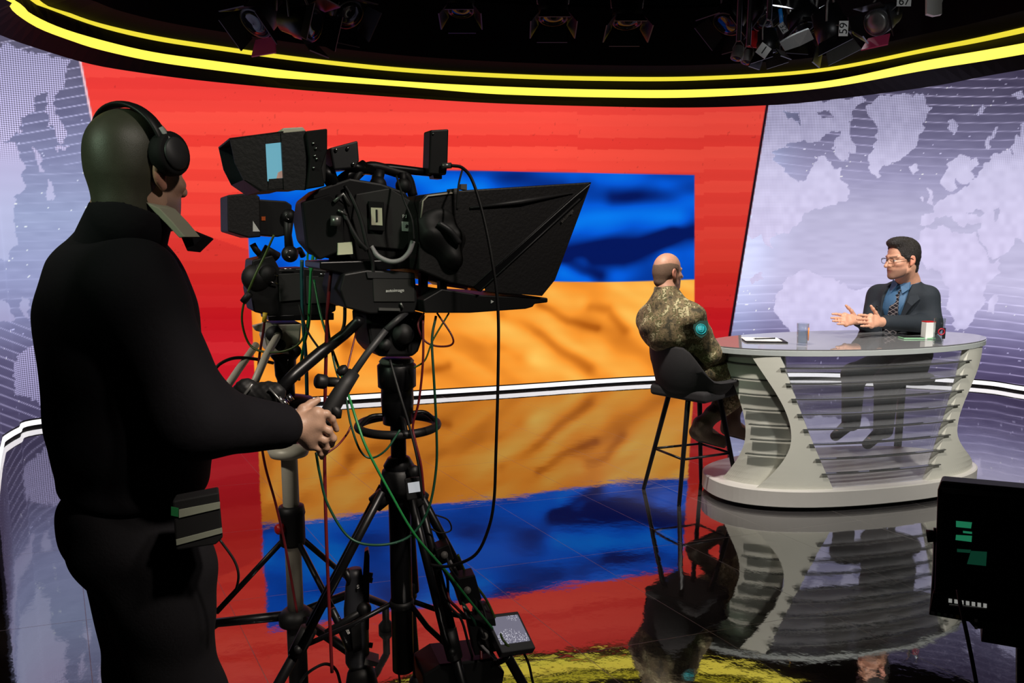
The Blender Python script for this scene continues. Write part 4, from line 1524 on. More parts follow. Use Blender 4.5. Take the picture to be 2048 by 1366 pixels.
def suit_dist(o):
    o.cap(neckp + Vector((0, 0, -0.055)), 0.100, chestp, 0.166, 0.05)
    o.cap(chestp, 0.168, pelp + Vector((0, 0, 0.06)), 0.176, 0.05)
    o.cap(shRp, 0.070, shLp, 0.070, 0.06)
    o.chain([shRp, elRp, wrRp.lerp(elRp, 0.12)], [0.076, 0.062, 0.042], 0.035)
    o.chain([shLp, elLp, wrLp.lerp(elLp, 0.06)], [0.078, 0.066, 0.044], 0.035)
    return o


j = suit_dist(Organic())
fo_ = PF.m @ Vector((0, 1, 0))
apex = chestp + fo_ * 0.17 + Vector((0, 0, -0.22))
topc = neckp + fo_ * 0.13 + Vector((0, 0, 0.02))
j.cap(apex, 0.030, topc, 0.100, 0.006, '-')
j.half(neckp + Vector((0, 0, 0.012)), Vector((0, 0, 1)) + fo_ * 0.25, 0.01)
j.mesh('suit_jacket', 'suit_navy', pres, 0.005, waves(0.004, (26, 10, 20, 1.4), (-16, 12, 40, 1.6)))
# lapels
mb = MB()
for s in (-1, 1):
    pts = [neckp + rt_ * (s * 0.070) + fr_ * 0.035 + Vector((0, 0, -0.004)), neckp + rt_ * (s * 0.135) + fr_ * 0.085 + Vector((0, 0, -0.10)),
           neckp + rt_ * (s * 0.115) + fr_ * 0.130 + Vector((0, 0, -0.14)), apex + rt_ * (s * 0.030) + fr_ * 0.012 + Vector((0, 0, 0.02)),
           neckp + rt_ * (s * 0.078) + fr_ * 0.125 + Vector((0, 0, -0.12))]
    mb.prism(pts, fr_ * -0.012)
mb.build('lapels', 'suit_navy', pres, 0.003)
mb = MB()
k0 = neckp + fr_ * 0.092 + Vector((0, 0, -0.035))
rows = [(0.0, 0.020, 0.0), (-0.035, 0.013, 0.014), (-0.045, 0.017, 0.022), (-0.13, 0.030, 0.050), (-0.22, 0.039, 0.060), (-0.30, 0.042, 0.062)]
mb.loft([[k0 + rt_ * w + Vector((0, 0, dz)) + fr_ * fo2, k0 - rt_ * w + Vector((0, 0, dz)) + fr_ * fo2,
          k0 - rt_ * w * 0.9 + Vector((0, 0, dz)) + fr_ * (fo2 - 0.012), k0 + rt_ * w * 0.9 + Vector((0, 0, dz)) + fr_ * (fo2 - 0.012)] for dz, w, fo2 in rows], True, False)
mb.build('plaid_tie', 'tie', pres)
mb = MB()
mp_ = chestp + fr_ * 0.178 + rt_ * 0.075 + Vector((0, 0, -0.01))
mb.cyl(mp_, mp_ + Vector((0, 0, -0.03)), 0.005, sides=10)
mb.ball(mp_ + Vector((0, 0, 0.004)), 0.006, None, 10)
mb.build('lapel_microphone', 'black_plastic', pres)
t = Organic()
t.ell(pelp, (0.17, 0.16, 0.11), PF.m, 0.04)
for hp_, k_, a_ in legs:
    t.chain([hp_, k_, a_], [0.10, 0.075, 0.062], 0.035)
t.mesh('trousers', 'suit_navy', pres, 0.007)
for hp_, k_, a_ in legs:
    q = Organic()
    q.cap(a_, 0.045, a_ + PF.m @ Vector((0, 0.17, -0.075)), 0.034, 0.03)
    q.mesh('shoe', 'black_rubber', pres, 0.007)
# spectacles
sp_ = thing('spectacles', tuple(PH0), 'thin framed spectacles on the face of the talking presenter', 'glasses')
mb = MB()
for s in (-1, 1):
    cx = s * 0.031
    loop = [PH(cx + 0.025 * math.copysign(abs(math.cos(a)) ** 0.7, math.cos(a)), 0.108 - 0.10 * abs(cx + 0.025 * math.cos(a)) ** 1.2,
               -0.001 + 0.017 * math.copysign(abs(math.sin(a)) ** 0.7, math.sin(a))) for a in (2 * math.pi * k / 28 for k in range(29))]
    mb.tube(loop, 0.0016, 6, False)
mb.tube([PH(-0.008, 0.110, 0.004), PH(0, 0.115, 0.006), PH(0.008, 0.110, 0.004)], 0.0016, 6)
mb.build('frame', 'black_metal', sp_)
for s in (-1, 1):
    mb = MB()
    mb.tube([PH(s * 0.056, 0.103, 0.005), PH(s * 0.074, 0.080, 0.006), PH(s * 0.084, 0.0, 0.004), PH(s * 0.082, -0.02, -0.012)], 0.0017, 6)
    mb.build('temple', 'black_metal', sp_)
# presenter's own stool, mostly hidden by the desk
st = thing('bar_stool', (pelp.x, pelp.y, 0), 'dark bar stool under the presenter, seen through the glass desk front', 'stool')
mb = MB()
mb.lathe([(0.19, 0.0), (0.20, 0.02), (0.19, 0.05), (0.0, 0.052)], (pelp.x, pelp.y, pelp.z - 0.16))
mb.build('seat', 'stool_fabric', st)
mb = MB()
mb.cyl((pelp.x, pelp.y, 0.02), (pelp.x, pelp.y, pelp.z - 0.15), 0.025)
mb.build('column', 'black_metal', st)
mb = MB()
mb.lathe([(0.21, 0.0), (0.21, 0.012), (0.04, 0.03)], (pelp.x, pelp.y, 0.0))
mb.build('base', 'black_metal', st)


# ------------------------------------------------------------------ the white desk
DC = Vector((2.10, 4.63, 0))
DR = math.radians(13.5)
DX, DY_ = Vector((math.cos(DR), math.sin(DR), 0)), Vector((-math.sin(DR), math.cos(DR), 0))


def ell_pt(t, a, b_, z, n_=2.35):
    c, s = math.cos(t), math.sin(t)
    x = a * math.copysign(abs(c) ** (2 / n_), c)
    y = b_ * math.copysign(abs(s) ** (2 / n_), s)
    return DC + DX * x + DY_ * y + Vector((0, 0, z))


def glass_material(name, tint, gloss=1.0, ior=1.5, haze=0.0):
    m = bpy.data.materials.new(name)
    m.use_nodes = True
    nt = m.node_tree
    nt.nodes.remove(nt.nodes['Principled BSDF'])
    tr = nt.nodes.new('ShaderNodeBsdfTransparent')
    tr.inputs[0].default_value = tint
    gl = nt.nodes.new('ShaderNodeBsdfGlossy')
    gl.inputs['Roughness'].default_value = 0.02
    lw = nt.nodes.new('ShaderNodeLayerWeight')
    lw.inputs[0].default_value = 0.5
    pw = nt.nodes.new('ShaderNodeMath')
    pw.operation = 'POWER'
    nt.links.new(lw.outputs['Facing'], pw.inputs[0])
    pw.inputs[1].default_value = 4.0
    fr = nt.nodes.new('ShaderNodeMapRange')
    nt.links.new(pw.outputs[0], fr.inputs[0])
    fr.inputs[3].default_value = ((ior - 1) / (ior + 1)) ** 2
    fr.inputs[4].default_value = 0.75
    mx = nt.nodes.new('ShaderNodeMixShader')
    nt.links.new(fr.outputs[0], mx.inputs[0])
    nt.links.new(tr.outputs[0], mx.inputs[1])
    nt.links.new(gl.outputs[0], mx.inputs[2])
    last = mx.outputs[0]
    if haze > 0:
        df = nt.nodes.new('ShaderNodeBsdfDiffuse')
        df.inputs[0].default_value = (0.86, 0.86, 0.88, 1)
        hz = nt.nodes.new('ShaderNodeMixShader')
        hz.inputs[0].default_value = haze
        nt.links.new(last, hz.inputs[1])
        nt.links.new(df.outputs[0], hz.inputs[2])
        last = hz.outputs[0]
    nt.links.new(last, nt.nodes['Material Output'].inputs[0])
    return m


M['clear_glass'] = glass_material('clear_glass', (0.90, 0.93, 0.93, 1), ior=1.6)
M['front_glass'] = glass_material('front_glass', (0.94, 0.95, 0.96, 1), ior=1.7, haze=0.13)
M['slat_glass'] = glass_material('slat_glass', (0.45, 0.47, 0.47, 1), ior=1.9)
M['desk_top'] = material('desk_top', srgb(126, 126, 128), 0.03, spec=0.5)
M['desk_top'].node_tree.nodes['Principled BSDF'].inputs['IOR'].default_value = 2.8
M['edge_acrylic'] = material('edge_acrylic', srgb(206, 212, 210), 0.06)
M['edge_acrylic'].node_tree.nodes['Principled BSDF'].inputs['Transmission Weight'].default_value = 0.3
desk = thing('news_desk', (DC.x, DC.y, 0), 'white oval news desk with glossy top, concave side panels and glass slats', 'desk')


def disc(name, a, b_, z0, z1, mat, n_=2.35, rnd=0.0):
    mb = MB()
    N = 96
    lv = [(z0, 1.0), (z1, 1.0)] if rnd == 0 else [(z0, 1 - rnd / a), (z0 + rnd * 0.6, 1.0), (z1 - rnd * 0.6, 1.0), (z1, 1 - rnd / a)]
    rings = [[ell_pt(2 * math.pi * k / N, a * s, b_ - a * (1 - s), z, n_) for k in range(N)] for z, s in lv]
    mb.loft(rings, True, False)
    o = mb.build(name, mat, desk)
    return o


disc('shadow_gap', 0.88, 0.375, 0.0, 0.026, 'ink')
pl_ = disc('plinth', 0.925, 0.42, 0.026, 0.125, 'desk_base', rnd=0.008)
disc('top_edge', 0.955, 0.405, 0.905, 0.938, 'edge_acrylic', 2.0, rnd=0.004)
disc('desk_top', 0.953, 0.403, 0.9385, 0.945, 'desk_top', 2.0)
# emblem of two thin arcs on the plinth
mb = MB()
for dz, du, sc in ((0.0, 0.0, 1.0), (-0.018, 0.03, 0.6)):
    pts = []
    for k in range(9):
        t = -1.20 + (du + 0.10 * sc * (k / 8.0))
        p = ell_pt(t, 0.928, 0.423, 0.075 + dz + 0.045 * sc * math.sin(1.5 * k / 8.0) - 0.02)
        pts.append(p)
    mb.tube(pts, 0.0016, 6)
mb.build('plinth_emblem', 'dark_grey', pl_)


def concave(z):
    """outer edge of the side panels, as angle offset from the end of the oval"""
    u = (z - 0.125) / (0.905 - 0.125)
    return u


PA, PB = 0.885, 0.372


def side_panel(name, t_out_top, t_out_mid, t_out_bot, t_in_top, t_in_bot, thick=0.035, back=False):
    """a plate following the oval; angles in radians"""
    N = 26
    nz = 22
    outer, inner = [], []
    grid_o, grid_i = [], []
    for iz in range(nz + 1):
        u = iz / nz
        z = 0.124 + (0.906 - 0.124) * u
        # concave outer edge: deepest at u about 0.38
        if u < 0.38:
            w = u / 0.38
            to = t_out_bot + (t_out_mid - t_out_bot) * math.sin(w * math.pi / 2) ** 0.9
        else:
            w = (u - 0.38) / 0.62
            to = t_out_mid + (t_out_top - t_out_mid) * (1 - math.cos(w * math.pi / 2)) ** 1.0
        ti = t_in_bot + (t_in_top - t_in_bot) * u
        grid_o.append([ell_pt(to + (ti - to) * k / N, PA, PB, z) for k in range(N + 1)])
        grid_i.append([ell_pt(to + (ti - to) * k / N, PA - thick, PB - thick, z) for k in range(N + 1)])
    mb = MB()
    rings = []
    for iz in range(nz + 1):
        rings.append(grid_o[iz] + grid_i[iz][::-1])
    mb.loft(rings, True, False)
    o = mb.build(name, 'desk_white', desk)
    return o


# angles: pi is the end near the guest, 3*pi/2 the front, 2*pi the far end
PA, PB = 0.897, 0.384
side_panel('side_panel', 3.64, 4.06, 3.76, 3.93, 4.40)
side_panel('side_panel', 5.86, 5.30, 5.92, 5.38, 5.02)
PA, PB = 0.845, 0.332
side_panel('side_panel', 3.02, 3.56, 3.18, 3.95, 4.12)
PA, PB = 0.885, 0.372
for i in range(8):
    z = 0.835 - i * 0.0885
    u = (z - 0.124) / 0.782
    ta = 4.40 + (3.93 - 4.40) * u - 0.035
    tb = 5.02 + (5.38 - 5.02) * u + 0.05
    mb = MB()
    rings = []
    for k in range(49):
        t = ta + (tb - ta) * k / 48
        rings.append([ell_pt(t, PA + 0.020, PB + 0.020, z), ell_pt(t, PA + 0.020, PB + 0.020, z + 0.006),
                      ell_pt(t, PA - 0.004, PB - 0.004, z + 0.006), ell_pt(t, PA - 0.004, PB - 0.004, z)])
    mb.loft(rings, True, False)
    sl = mb.build('glass_slat', 'slat_glass', desk)
    mb = MB()
    mb.loft([[ell_pt(t, PA + 0.020, PB + 0.020, z), ell_pt(t, PA + 0.024, PB + 0.024, z), ell_pt(t, PA + 0.024, PB + 0.024, z + 0.006), ell_pt(t, PA + 0.020, PB + 0.020, z + 0.006)]
             for t in (ta + (tb - ta) * k / 48 for k in range(49))], True, False)
    mb.build('steel_edge', 'grey_metal', sl)
    # short slats of the end beside the guest
    tc_, td_ = 2.95 - 0.16 + 0.1, 3.62
    if i < 7:
        zz = z + 0.01
        u2 = (zz - 0.124) / 0.782
        ta2 = 3.56 - 1.1 * abs(u2 - 0.38) ** 1.5 + 0.10
        tb2 = 4.06 - 0.9 * abs(u2 - 0.38) ** 1.5 + 0.04
        mb = MB()
        mb.loft([[ell_pt(t, PA - 0.008, PB - 0.008, zz), ell_pt(t, PA - 0.03, PB - 0.03, zz), ell_pt(t, PA - 0.03, PB - 0.03, zz + 0.006), ell_pt(t, PA - 0.008, PB - 0.008, zz + 0.006)]
                 for t in (ta2 + (tb2 - ta2) * k / 20 for k in range(21))], True, False)
        mb.build('end_slat', 'slat_glass', desk)
mb = MB()
rings = []
for k in range(41):
    rings.append([])
N = 40
gr = []
for iz in range(2):
    u = iz
    z = 0.126 + 0.778 * u
    ta = 4.38 + (3.91 - 4.38) * u
    tb = 5.04 + (5.40 - 5.04) * u
    gr.append([(ell_pt(ta + (tb - ta) * k / N, PA - 0.014, PB - 0.014, z), ell_pt(ta + (tb - ta) * k / N, PA - 0.022, PB - 0.022, z)) for k in range(N + 1)])
mb.loft([[gr[0][k][0], gr[1][k][0], gr[1][k][1], gr[0][k][1]] for k in range(N + 1)], True, False)
mb.build('glass_front', 'front_glass', desk)

# ------------------------------------------------------------------ things on the desk
TZ = 0.945


def on_desk(px, py):
    return gnd(px, py, TZ)


def tumbler(px, py, r, hgt, label, fill, cat='glass', group=None):
    c = on_desk(px, py)
    t = thing('drinking_glass', tuple(c), label, cat, group)
    mb = MB()
    mb.lathe([(r * 0.86, 0.0), (r, hgt), (r - 0.002, hgt), (r * 0.86 - 0.003, 0.012), (0.0, 0.012)], c, sides=32)
    mb.build('glass_wall', 'clear_glass', t)
    return t, c


M['water'] = glass_material('water', (0.86, 0.88, 0.90, 1), ior=1.33)
M['orange_reflection'] = material('orange_reflection', srgb(226, 130, 40), 0.4)  # orange reflection in the tumbler, painted as a coloured patch
M['red_print'] = material('red_print', srgb(170, 30, 50), 0.4)
t, c = tumbler(1604, 690, 0.034, 0.128, 'clear tumbler with a painted orange reflection beside the papers', 0.1)
mb = MB()
mb.lathe([(0.027, 0.013), (0.0305, 0.085), (0.0, 0.085)], c, sides=28)
mb.build('water', 'water', t)
mb = MB()
mb.loft([[c + Vector((0.0345 * math.cos(a), 0.0345 * math.sin(a), z)) for z in (0.03, 0.105)] +
         [c + Vector((0.0355 * math.cos(a), 0.0355 * math.sin(a), z)) for z in (0.105, 0.03)] for a in (-0.9 + 0.1 * k for k in range(10))], True, True)
mb.build('print_reflection_mark', 'orange_reflection', t)
t, c = tumbler(1876, 686, 0.032, 0.150, 'tall clear glass with a dark red mark beside the white carton', 0.1)
mb = MB()
mb.lathe([(0.026, 0.013), (0.0275, 0.06), (0.0, 0.06)], c, sides=28)
mb.build('water', 'water', t)
mb = MB()
mb.ring(c + Vector((-0.004, -0.033, 0.072)), (0, -1, 0.02), 0.018, 0.0042, 28, 6)
mb.build('print_reflection_mark', 'red_print', t)
mb = MB()
mb.box(c + Vector((0.014, -0.029, 0.062)), (0.017, 0.004, 0.065))
mb.build('dark_label', 'ink', t)
c = on_desk(1857, 678)
t = thing('carton', tuple(c), 'small white carton with a red rim standing by the tall glass', 'box')
mb = MB()
mb.box(c + Vector((0, 0.012, 0.053)), (0.064, 0.045, 0.106), Matrix.Rotation(0.15, 3, 'Z'), 0.002)
mb.build('box_body', 'white_card', t)
mb = MB()
mb.box(c + Vector((0, 0.012, 0.108)), (0.065, 0.046, 0.005), Matrix.Rotation(0.15, 3, 'Z'))
mb.build('red_rim', 'red_plastic', t)
c = on_desk(1833, 677)
t = thing('phone', tuple(c), 'flat phone with a pale green edge lying beside the white carton', 'phone')
mb = MB()
mb.box(c + Vector((0, 0, 0.005)), (0.20, 0.075, 0.009), Matrix.Rotation(0.02, 3, 'Z'), 0.003)
M['pale_green'] = material('pale_green', srgb(140, 190, 150), 0.3)
mb.build('case', 'pale_green', t)
mb = MB()
mb.box(c + Vector((0, 0, 0.0105)), (0.19, 0.066, 0.002), Matrix.Rotation(0.02, 3, 'Z'))
mb.build('display', 'black_plastic', t)
c = on_desk(1527, 683)
rz = Matrix.Rotation(-0.12, 3, 'Z')
mb = MB()
mb.box(c + Vector((0.01, 0.015, 0.004)), (0.24, 0.17, 0.007), rz, 0.001)
tag(mb.build('folder', 'black_plastic'), 'thin black folder under the white sheets on the desk', 'folder')
mb = MB()
mb.box(c + Vector((-0.005, 0.03, 0.0098)), (0.215, 0.15, 0.003), rz)
tag(mb.build('paper_sheets', 'white_card'), 'white paper sheets lying on the black folder', 'paper')
t = thing('pen', tuple(c + Vector((0.01, 0.0, 0.012))), 'dark pen lying on the white sheets', 'pen')
mb = MB()
mb.cyl(c + Vector((-0.05, 0.01, 0.0155)), c + Vector((0.08, 0.03, 0.0155)), 0.0042, sides=10)
mb.build('barrel', 'black_plastic', t)
mb = MB()
mb.cyl(c + Vector((-0.05, 0.01, 0.0155)), c + Vector((-0.062, 0.008, 0.0155)), 0.0036, 0.001, 10)
mb.build('tip', 'steel', t)


# ------------------------------------------------------------------ helpers for the camera rigs
class Side:
    """vertical plane of a rig; axis yaw clockwise from +Y, near side towards the photographer"""
    def __init__(self, P0, yaw):
        a = math.radians(yaw)
        self.P0 = Vector(P0)
        self.a = Vector((math.sin(a), math.cos(a), 0))
        self.n = Vector((math.cos(a), -math.sin(a), 0))

    def __call__(self, px, py, off=0.0):
        r = ray(px, py)
        o = Vector((0, 0, CAM_H))
        q = self.P0 + self.n * off
        return o + r * ((q - o).dot(self.n) / r.dot(self.n))

    def slab(self, mb, pts, off, depth, shrink=1.0):
        near = [self(px, py, off) for px, py in pts]
        c = sum(near, Vector()) / len(near)
        far = [c + (p - c) * shrink - self.n * depth for p in near]
        mb.hexa(near, far)
        return mb

    def rot(self):
        """columns: along axis, up, towards the viewer"""
        return Matrix((self.a, Vector((0, 0, 1)), self.n)).transposed()


def rope(name, mat, pts, r, label, cat='cable', ends=None):
    s = spline([at(*p) for p in pts], 10)
    mb = MB()
    mb.tube(s, r, 8)
    o = mb.build(name, mat)
    if label:
        tag(o, label, cat)
    if ends:
        for i, (m_, rr, ln) in ends.items():
            p = s[i]
            d = (s[i + 1] - s[i]).normalized() if i == 0 else (s[i - 1] - s[i]).normalized()
            mb = MB()
            mb.cyl(p - d * 0.004, p + d * ln, rr, sides=12)
            e = mb.build('connector', m_, o)
            for v in e.data.vertices:
                pass
    return o


M['finder_screen'] = material('finder_screen', srgb(20, 30, 34), 0.3, emit=srgb(106, 168, 186), emit_strength=1.0)
M['finder_skin'] = material('finder_skin', srgb(120, 90, 80), 0.5, emit=srgb(150, 120, 108), emit_strength=1.0)
M['body_grey'] = material('body_grey', srgb(36, 36, 35), 0.6, noise=0.2, noise_scale=22)
M['button_added_glow'] = material('button_added_glow', srgb(120, 120, 120), 0.4, emit=srgb(130, 130, 126), emit_strength=1.0)  # emission added so the white buttons look brighter
M['hood_black'] = material('hood_black', srgb(20, 18, 19), 0.55, noise=0.15, noise_scale=18, bump=0.1, bump_scale=120)

# ------------------------------------------------------------------ studio camera with the number plate
S1 = Side(at(790, 470, 1.98), 62)
cam1 = thing('studio_camera', tuple(S1(760, 450)), 'big black studio camera with a number plate reading one', 'camera')
mb = MB()
S1.slab(mb, [(612, 398), (640, 376), (700, 356), (762, 366), (812, 384), (832, 418), (836, 478), (824, 506), (770, 522), (700, 524), (640, 514), (614, 484), (606, 440)], 0.07, 0.14, 0.96)
body1 = mb.build('camera_body', 'black_plastic', cam1, 0.006)
mb = MB()
S1.slab(mb, [(712, 388), (780, 376), (826, 404), (830, 470), (808, 500), (722, 492), (704, 440)], 0.078, 0.014, 1.0)
mb.build('side_cover', 'body_grey', body1, 0.003)
mb = MB()
S1.slab(mb, [(738, 402), (768, 404), (770, 462), (740, 460)], 0.088, 0.012)
plate = mb.build('number_plate', 'black_matte', cam1, 0.001)
mb = MB()
S1.slab(mb, [(742, 415), (764, 416), (765, 451), (743, 450)], 0.0895, 0.002)
mb.build('plate_card', 'cream_plate', plate)
text_mesh('1', 0.044, 'plate_digit', 'ink', S1(753.5, 433, 0.0905), S1.rot(), plate)
mb = MB()
S1.slab(mb, [(804, 443), (821, 444), (822, 463), (805, 462)], 0.081, 0.003)
stk = mb.build('sticker', 'white_card', cam1)
text_mesh('*', 0.022, 'sticker_mark', 'ink', S1(813, 456, 0.0815), S1.rot(), stk)
text_mesh('P.I', 0.012, 'side_marking', 'white_card', S1(809, 433, 0.0795), S1.rot(), body1)
# rear connectors
mb = MB()
S1.slab(mb, [(606, 404), (660, 388), (690, 410), (688, 500), (640, 520), (616, 496)], 0.095, 0.03)
mb.build('rear_module', 'black_matte', cam1, 0.004)
mb = MB()
mb.cyl(S1(672, 432, 0.11), S1(671, 452, 0.11), 0.012)
mb.build('socket_ring', 'grey_metal', cam1)
mb = MB()
S1.slab(mb, [(676, 486), (704, 484), (706, 508), (676, 510)], 0.10, 0.02)
mb.build('cable_tag', 'cream_plate', cam1)
mb = MB()
mb.tube([S1(668, 404, 0.10), S1(686, 388, 0.10), S1(700, 412, 0.10)], 0.005, 8)
mb.tube([S1(676, 420, 0.10), S1(694, 430, 0.10)], 0.003, 8)
mb.build('side_bracket', 'grey_metal', cam1)
# carrying handle
mb = MB()
mb.tube(spline([S1(700, 372, 0.0), S1(714, 350, 0.0), S1(742, 333, 0.0), S1(790, 344, 0.0), S1(815, 356, 0.0), S1(826, 392, 0.0)], 6), 0.013, 12)
mb.tube([S1(758, 340, 0), S1(752, 378, 0)], 0.016, 12)
mb.build('carrying_handle', 'black_plastic', cam1)
mb = MB()
mb.ball(S1(756, 370, 0.03), 0.022)
mb.ball(S1(806, 372, 0.02), 0.020)
mb.cyl(S1(806, 345, 0.02), S1(806, 372, 0.02), 0.009)
mb.build('handle_knobs', 'black_rubber', cam1)
mb = MB()
mb.tube([S1(727, 334, 0.03), S1(715, 352, 0.035), S1(705, 372, 0.04)], 0.008, 10)
mb.tube([S1(705, 376, 0.04), S1(722, 380, 0.04), S1(728, 368, 0.04)], 0.003, 8)
mb.build('handle_strut', 'body_grey', cam1)
# viewfinder with its hood
vf = MB()
S1.slab(vf, [(567, 268), (655, 257), (652, 366), (604, 378), (570, 378)], 0.10, 0.16, 0.97)
vfo = vf.build('viewfinder', 'body_grey', cam1, 0.005)
mb = MB()
quad = [(459, 276), (567, 262), (570, 379), (520, 383), (487, 360), (470, 326)]
near = [S1(x, y, 0.11) for x, y in quad]
far = [p - S1.n * 0.19 for p in near]
# open hood: top, bottom, rear and far walls of 4 mm cloth board, near wall with a window on the screen
mb.hexa([near[0], near[1], near[1] - Vector((0, 0, .004)), near[0] - Vector((0, 0, .004))], [far[0], far[1], far[1] - Vector((0, 0, .004)), far[0] - Vector((0, 0, .004))])
mb.hexa([near[2], near[3], near[3] + Vector((0, 0, .004)), near[2] + Vector((0, 0, .004))], [far[2], far[3], far[3] + Vector((0, 0, .004)), far[2] + Vector((0, 0, .004))])
mb.hexa([near[3], near[4], near[4] + Vector((.004, 0, 0)), near[3] + Vector((.004, 0, .004))], [far[3], far[4], far[4] + Vector((.004, 0, 0)), far[3] + Vector((.004, 0, .004))])
mb.hexa(far, [p - S1.n * 0.004 for p in far])
S1.slab(mb, [(459, 276), (530, 267), (536, 382), (520, 383), (487, 360), (470, 326)], 0.11, 0.004)
S1.slab(mb, [(530, 267), (567, 262), (567, 284), (530, 288)], 0.11, 0.004)
S1.slab(mb, [(538, 358), (567, 356), (570, 379), (536, 382)], 0.11, 0.004)
S1.slab(mb, [(562, 266), (612, 262), (612, 380), (568, 380)], 0.113, 0.01)
mb.build('viewfinder_hood', 'hood_black', vfo)
mb = MB()
S1.slab(mb, [(524, 282), (570, 282), (574, 362), (528, 362)], 0.098, 0.008)
scr = mb.build('viewfinder_screen', 'finder_screen', vfo)
mb = MB()
S1.slab(mb, [(556, 345), (566, 340), (573, 355), (553, 357)], 0.0995, 0.002)
mb.build('screen_figure', 'finder_skin', scr)
mb = MB()
S1.slab(mb, [(612, 262), (655, 257), (655, 300), (644, 336), (650, 372), (614, 378), (620, 320)], 0.125, 0.03)
mb.build('control_panel', 'black_matte', vfo, 0.003)
mb = MB()
for (x, y) in ((627, 287), (632, 297), (630, 312), (628, 336), (634, 318)):
    mb.ball(S1(x, y, 0.127), 0.0035, None, 8)
mb.build('panel_screws', 'steel', vfo)
mb = MB()
S1.slab(mb, [(566, 256), (606, 254), (612, 262), (562, 268)], 0.08, 0.10)
mb.build('top_cover', 'beige_metal', vfo, 0.002)
mb = MB()
S1.slab(mb, [(660, 296), (716, 281), (719, 322), (712, 336), (668, 340)], 0.09, 0.10)
fb = mb.build('finder_bracket', 'dark_grey', cam1, 0.004)
mb = MB()
for (x, y) in ((695, 297), (706, 328), (672, 300)):
    mb.ball(S1(x, y, 0.092), 0.0045, None, 8)
mb.build('bracket_screws', 'steel', fb)
mb = MB()
mb.tube([S1(640, 340, 0.06), S1(658, 352, 0.06), S1(668, 372, 0.05), S1(690, 380, 0.03)], [0.020, 0.020, 0.016, 0.014], 12)
mb.tube([S1(700, 332, 0.04), S1(720, 338, 0.03), S1(742, 340, 0.01)], 0.013, 12)
mb.tube([S1(660, 380, 0.03), S1(690, 355, 0.03), S1(730, 330, 0.02)], 0.014, 12)
mb.build('finder_arm', 'black_metal', cam1)
# lens barrel
mb = MB()
ax = S1.a
mb.lathe([(0.055, 0.0), (0.060, 0.01), (0.060, 0.05), (0.056, 0.055), (0.056, 0.13), (0.062, 0.135), (0.062, 0.17), (0.066, 0.19), (0.066, 0.22)], S1(832, 452), ax, 36)
mb.build('lens_barrel', 'black_plastic', cam1)
# camera wedge and prompter box below the body
mb = MB()
S1.slab(mb, [(640, 524), (770, 520), (850, 512), (858, 534), (770, 540), (690, 548), (640, 538)], 0.09, 0.16)
mb.build('base_rail', 'black_metal', cam1, 0.003)
mb = MB()
S1.slab(mb, [(688, 548), (735, 540), (830, 546), (836, 606), (830, 626), (740, 628), (692, 616), (680, 580)], 0.11, 0.18)
cbx = mb.build('control_box', 'black_plastic', cam1, 0.004)
mb = MB()
S1.slab(mb, [(745, 546), (829, 547), (830, 604), (748, 604)], 0.113, 0.006)
pn_ = mb.build('front_panel', 'body_grey', cbx, 0.002)
mb = MB()
S1.slab(mb, [(733, 544), (828, 546), (829, 557), (736, 556)], 0.1145, 0.004)
mb.build('panel_lip', 'dark_grey', pn_)
text_mesh('autoimage', 0.0115, 'maker_marking', 'white_card', S1(790, 581, 0.1135), S1.rot(), pn_)
mb = MB()
S1.slab(mb, [(758, 616), (800, 617), (800, 622), (758, 621)], 0.116, 0.008)
mb.tube([S1(801, 606, 0.115), S1(806, 616, 0.115)], 0.003, 6)
mb.build('slide_rail', 'grey_metal', cbx)

# transmitter box on its arm
tx = thing('transmitter_box', tuple(S1(880, 300)), 'upright black transmitter box on an arm above the big camera', 'transmitter')
mb = MB()
S1.slab(mb, [(861, 260), (898, 258), (896, 330), (893, 350), (858, 348)], 0.035, 0.05)
mb.build('case', 'black_plastic', tx, 0.004)
mb = MB()
S1.slab(mb, [(866, 350), (884, 351), (884, 358), (868, 357)], 0.02, 0.03)
mb.tube([S1(866, 346, 0.0), S1(830, 342, 0.0), S1(780, 336, 0.0), S1(744, 336, 0.0)], [0.010, 0.011, 0.011, 0.012], 10)
mb.build('support_arm', 'black_metal', tx)
mb = MB()
mb.cyl(S1(884, 332, 0.045), S1(902, 331, 0.045), 0.0075)
mb.build('plug', 'grey_metal', tx)
mb = MB()
mb.ball(S1(866.5, 268, 0.036), 0.003, None, 8)
mb.build('status_light', 'steel', tx)

# ------------------------------------------------------------------ teleprompter in front of the lens
tp = thing('teleprompter', tuple(S1(980, 560)), 'black teleprompter hood with tilted glass mounted before the big camera', 'teleprompter')
mb = MB()
W = 0.155
rear = [S1(836, 404, W * 0.8), S1(846, 390, W * 0.85), S1(880, 384, W)]
S1.slab(mb, [(838, 404), (850, 389), (900, 382), (1184, 364), (1158, 392), (948, 576), (900, 566), (838, 540)], W, 2 * W, 1.0)
hd = mb.build('hood', 'hood_black', tp, 0.004)
mb = MB()
mb.tube([S1(940, 416, W + 0.002), S1(1040, 404, W + 0.004), S1(1146, 386, W + 0.002)], [0.003, 0.007, 0.002], 8)
mb.build('ridge_highlight', 'dark_grey', hd)  # highlight along the hood's ridge, built as a lighter tube
mb = MB()
mb.tube([S1(842, 436, W + 0.002), S1(846, 402, W + 0.002), S1(856, 392, W + 0.002), S1(905, 386, W + 0.002)], 0.0022, 6)
mb.build('hood_piping', 'beige_metal', hd)
mb = MB()
for a_, b_2 in (((900, 382), (918, 384)), ((922, 372), (934, 376))):
    S1.slab(mb, [(a_[0], a_[1] - 4), (b_2[0], b_2[1] - 8), (b_2[0], b_2[1] + 4), (a_[0], a_[1] + 6)], W, 0.02)
mb.build('hood_clips', 'mid_grey', hd)
mb = MB()
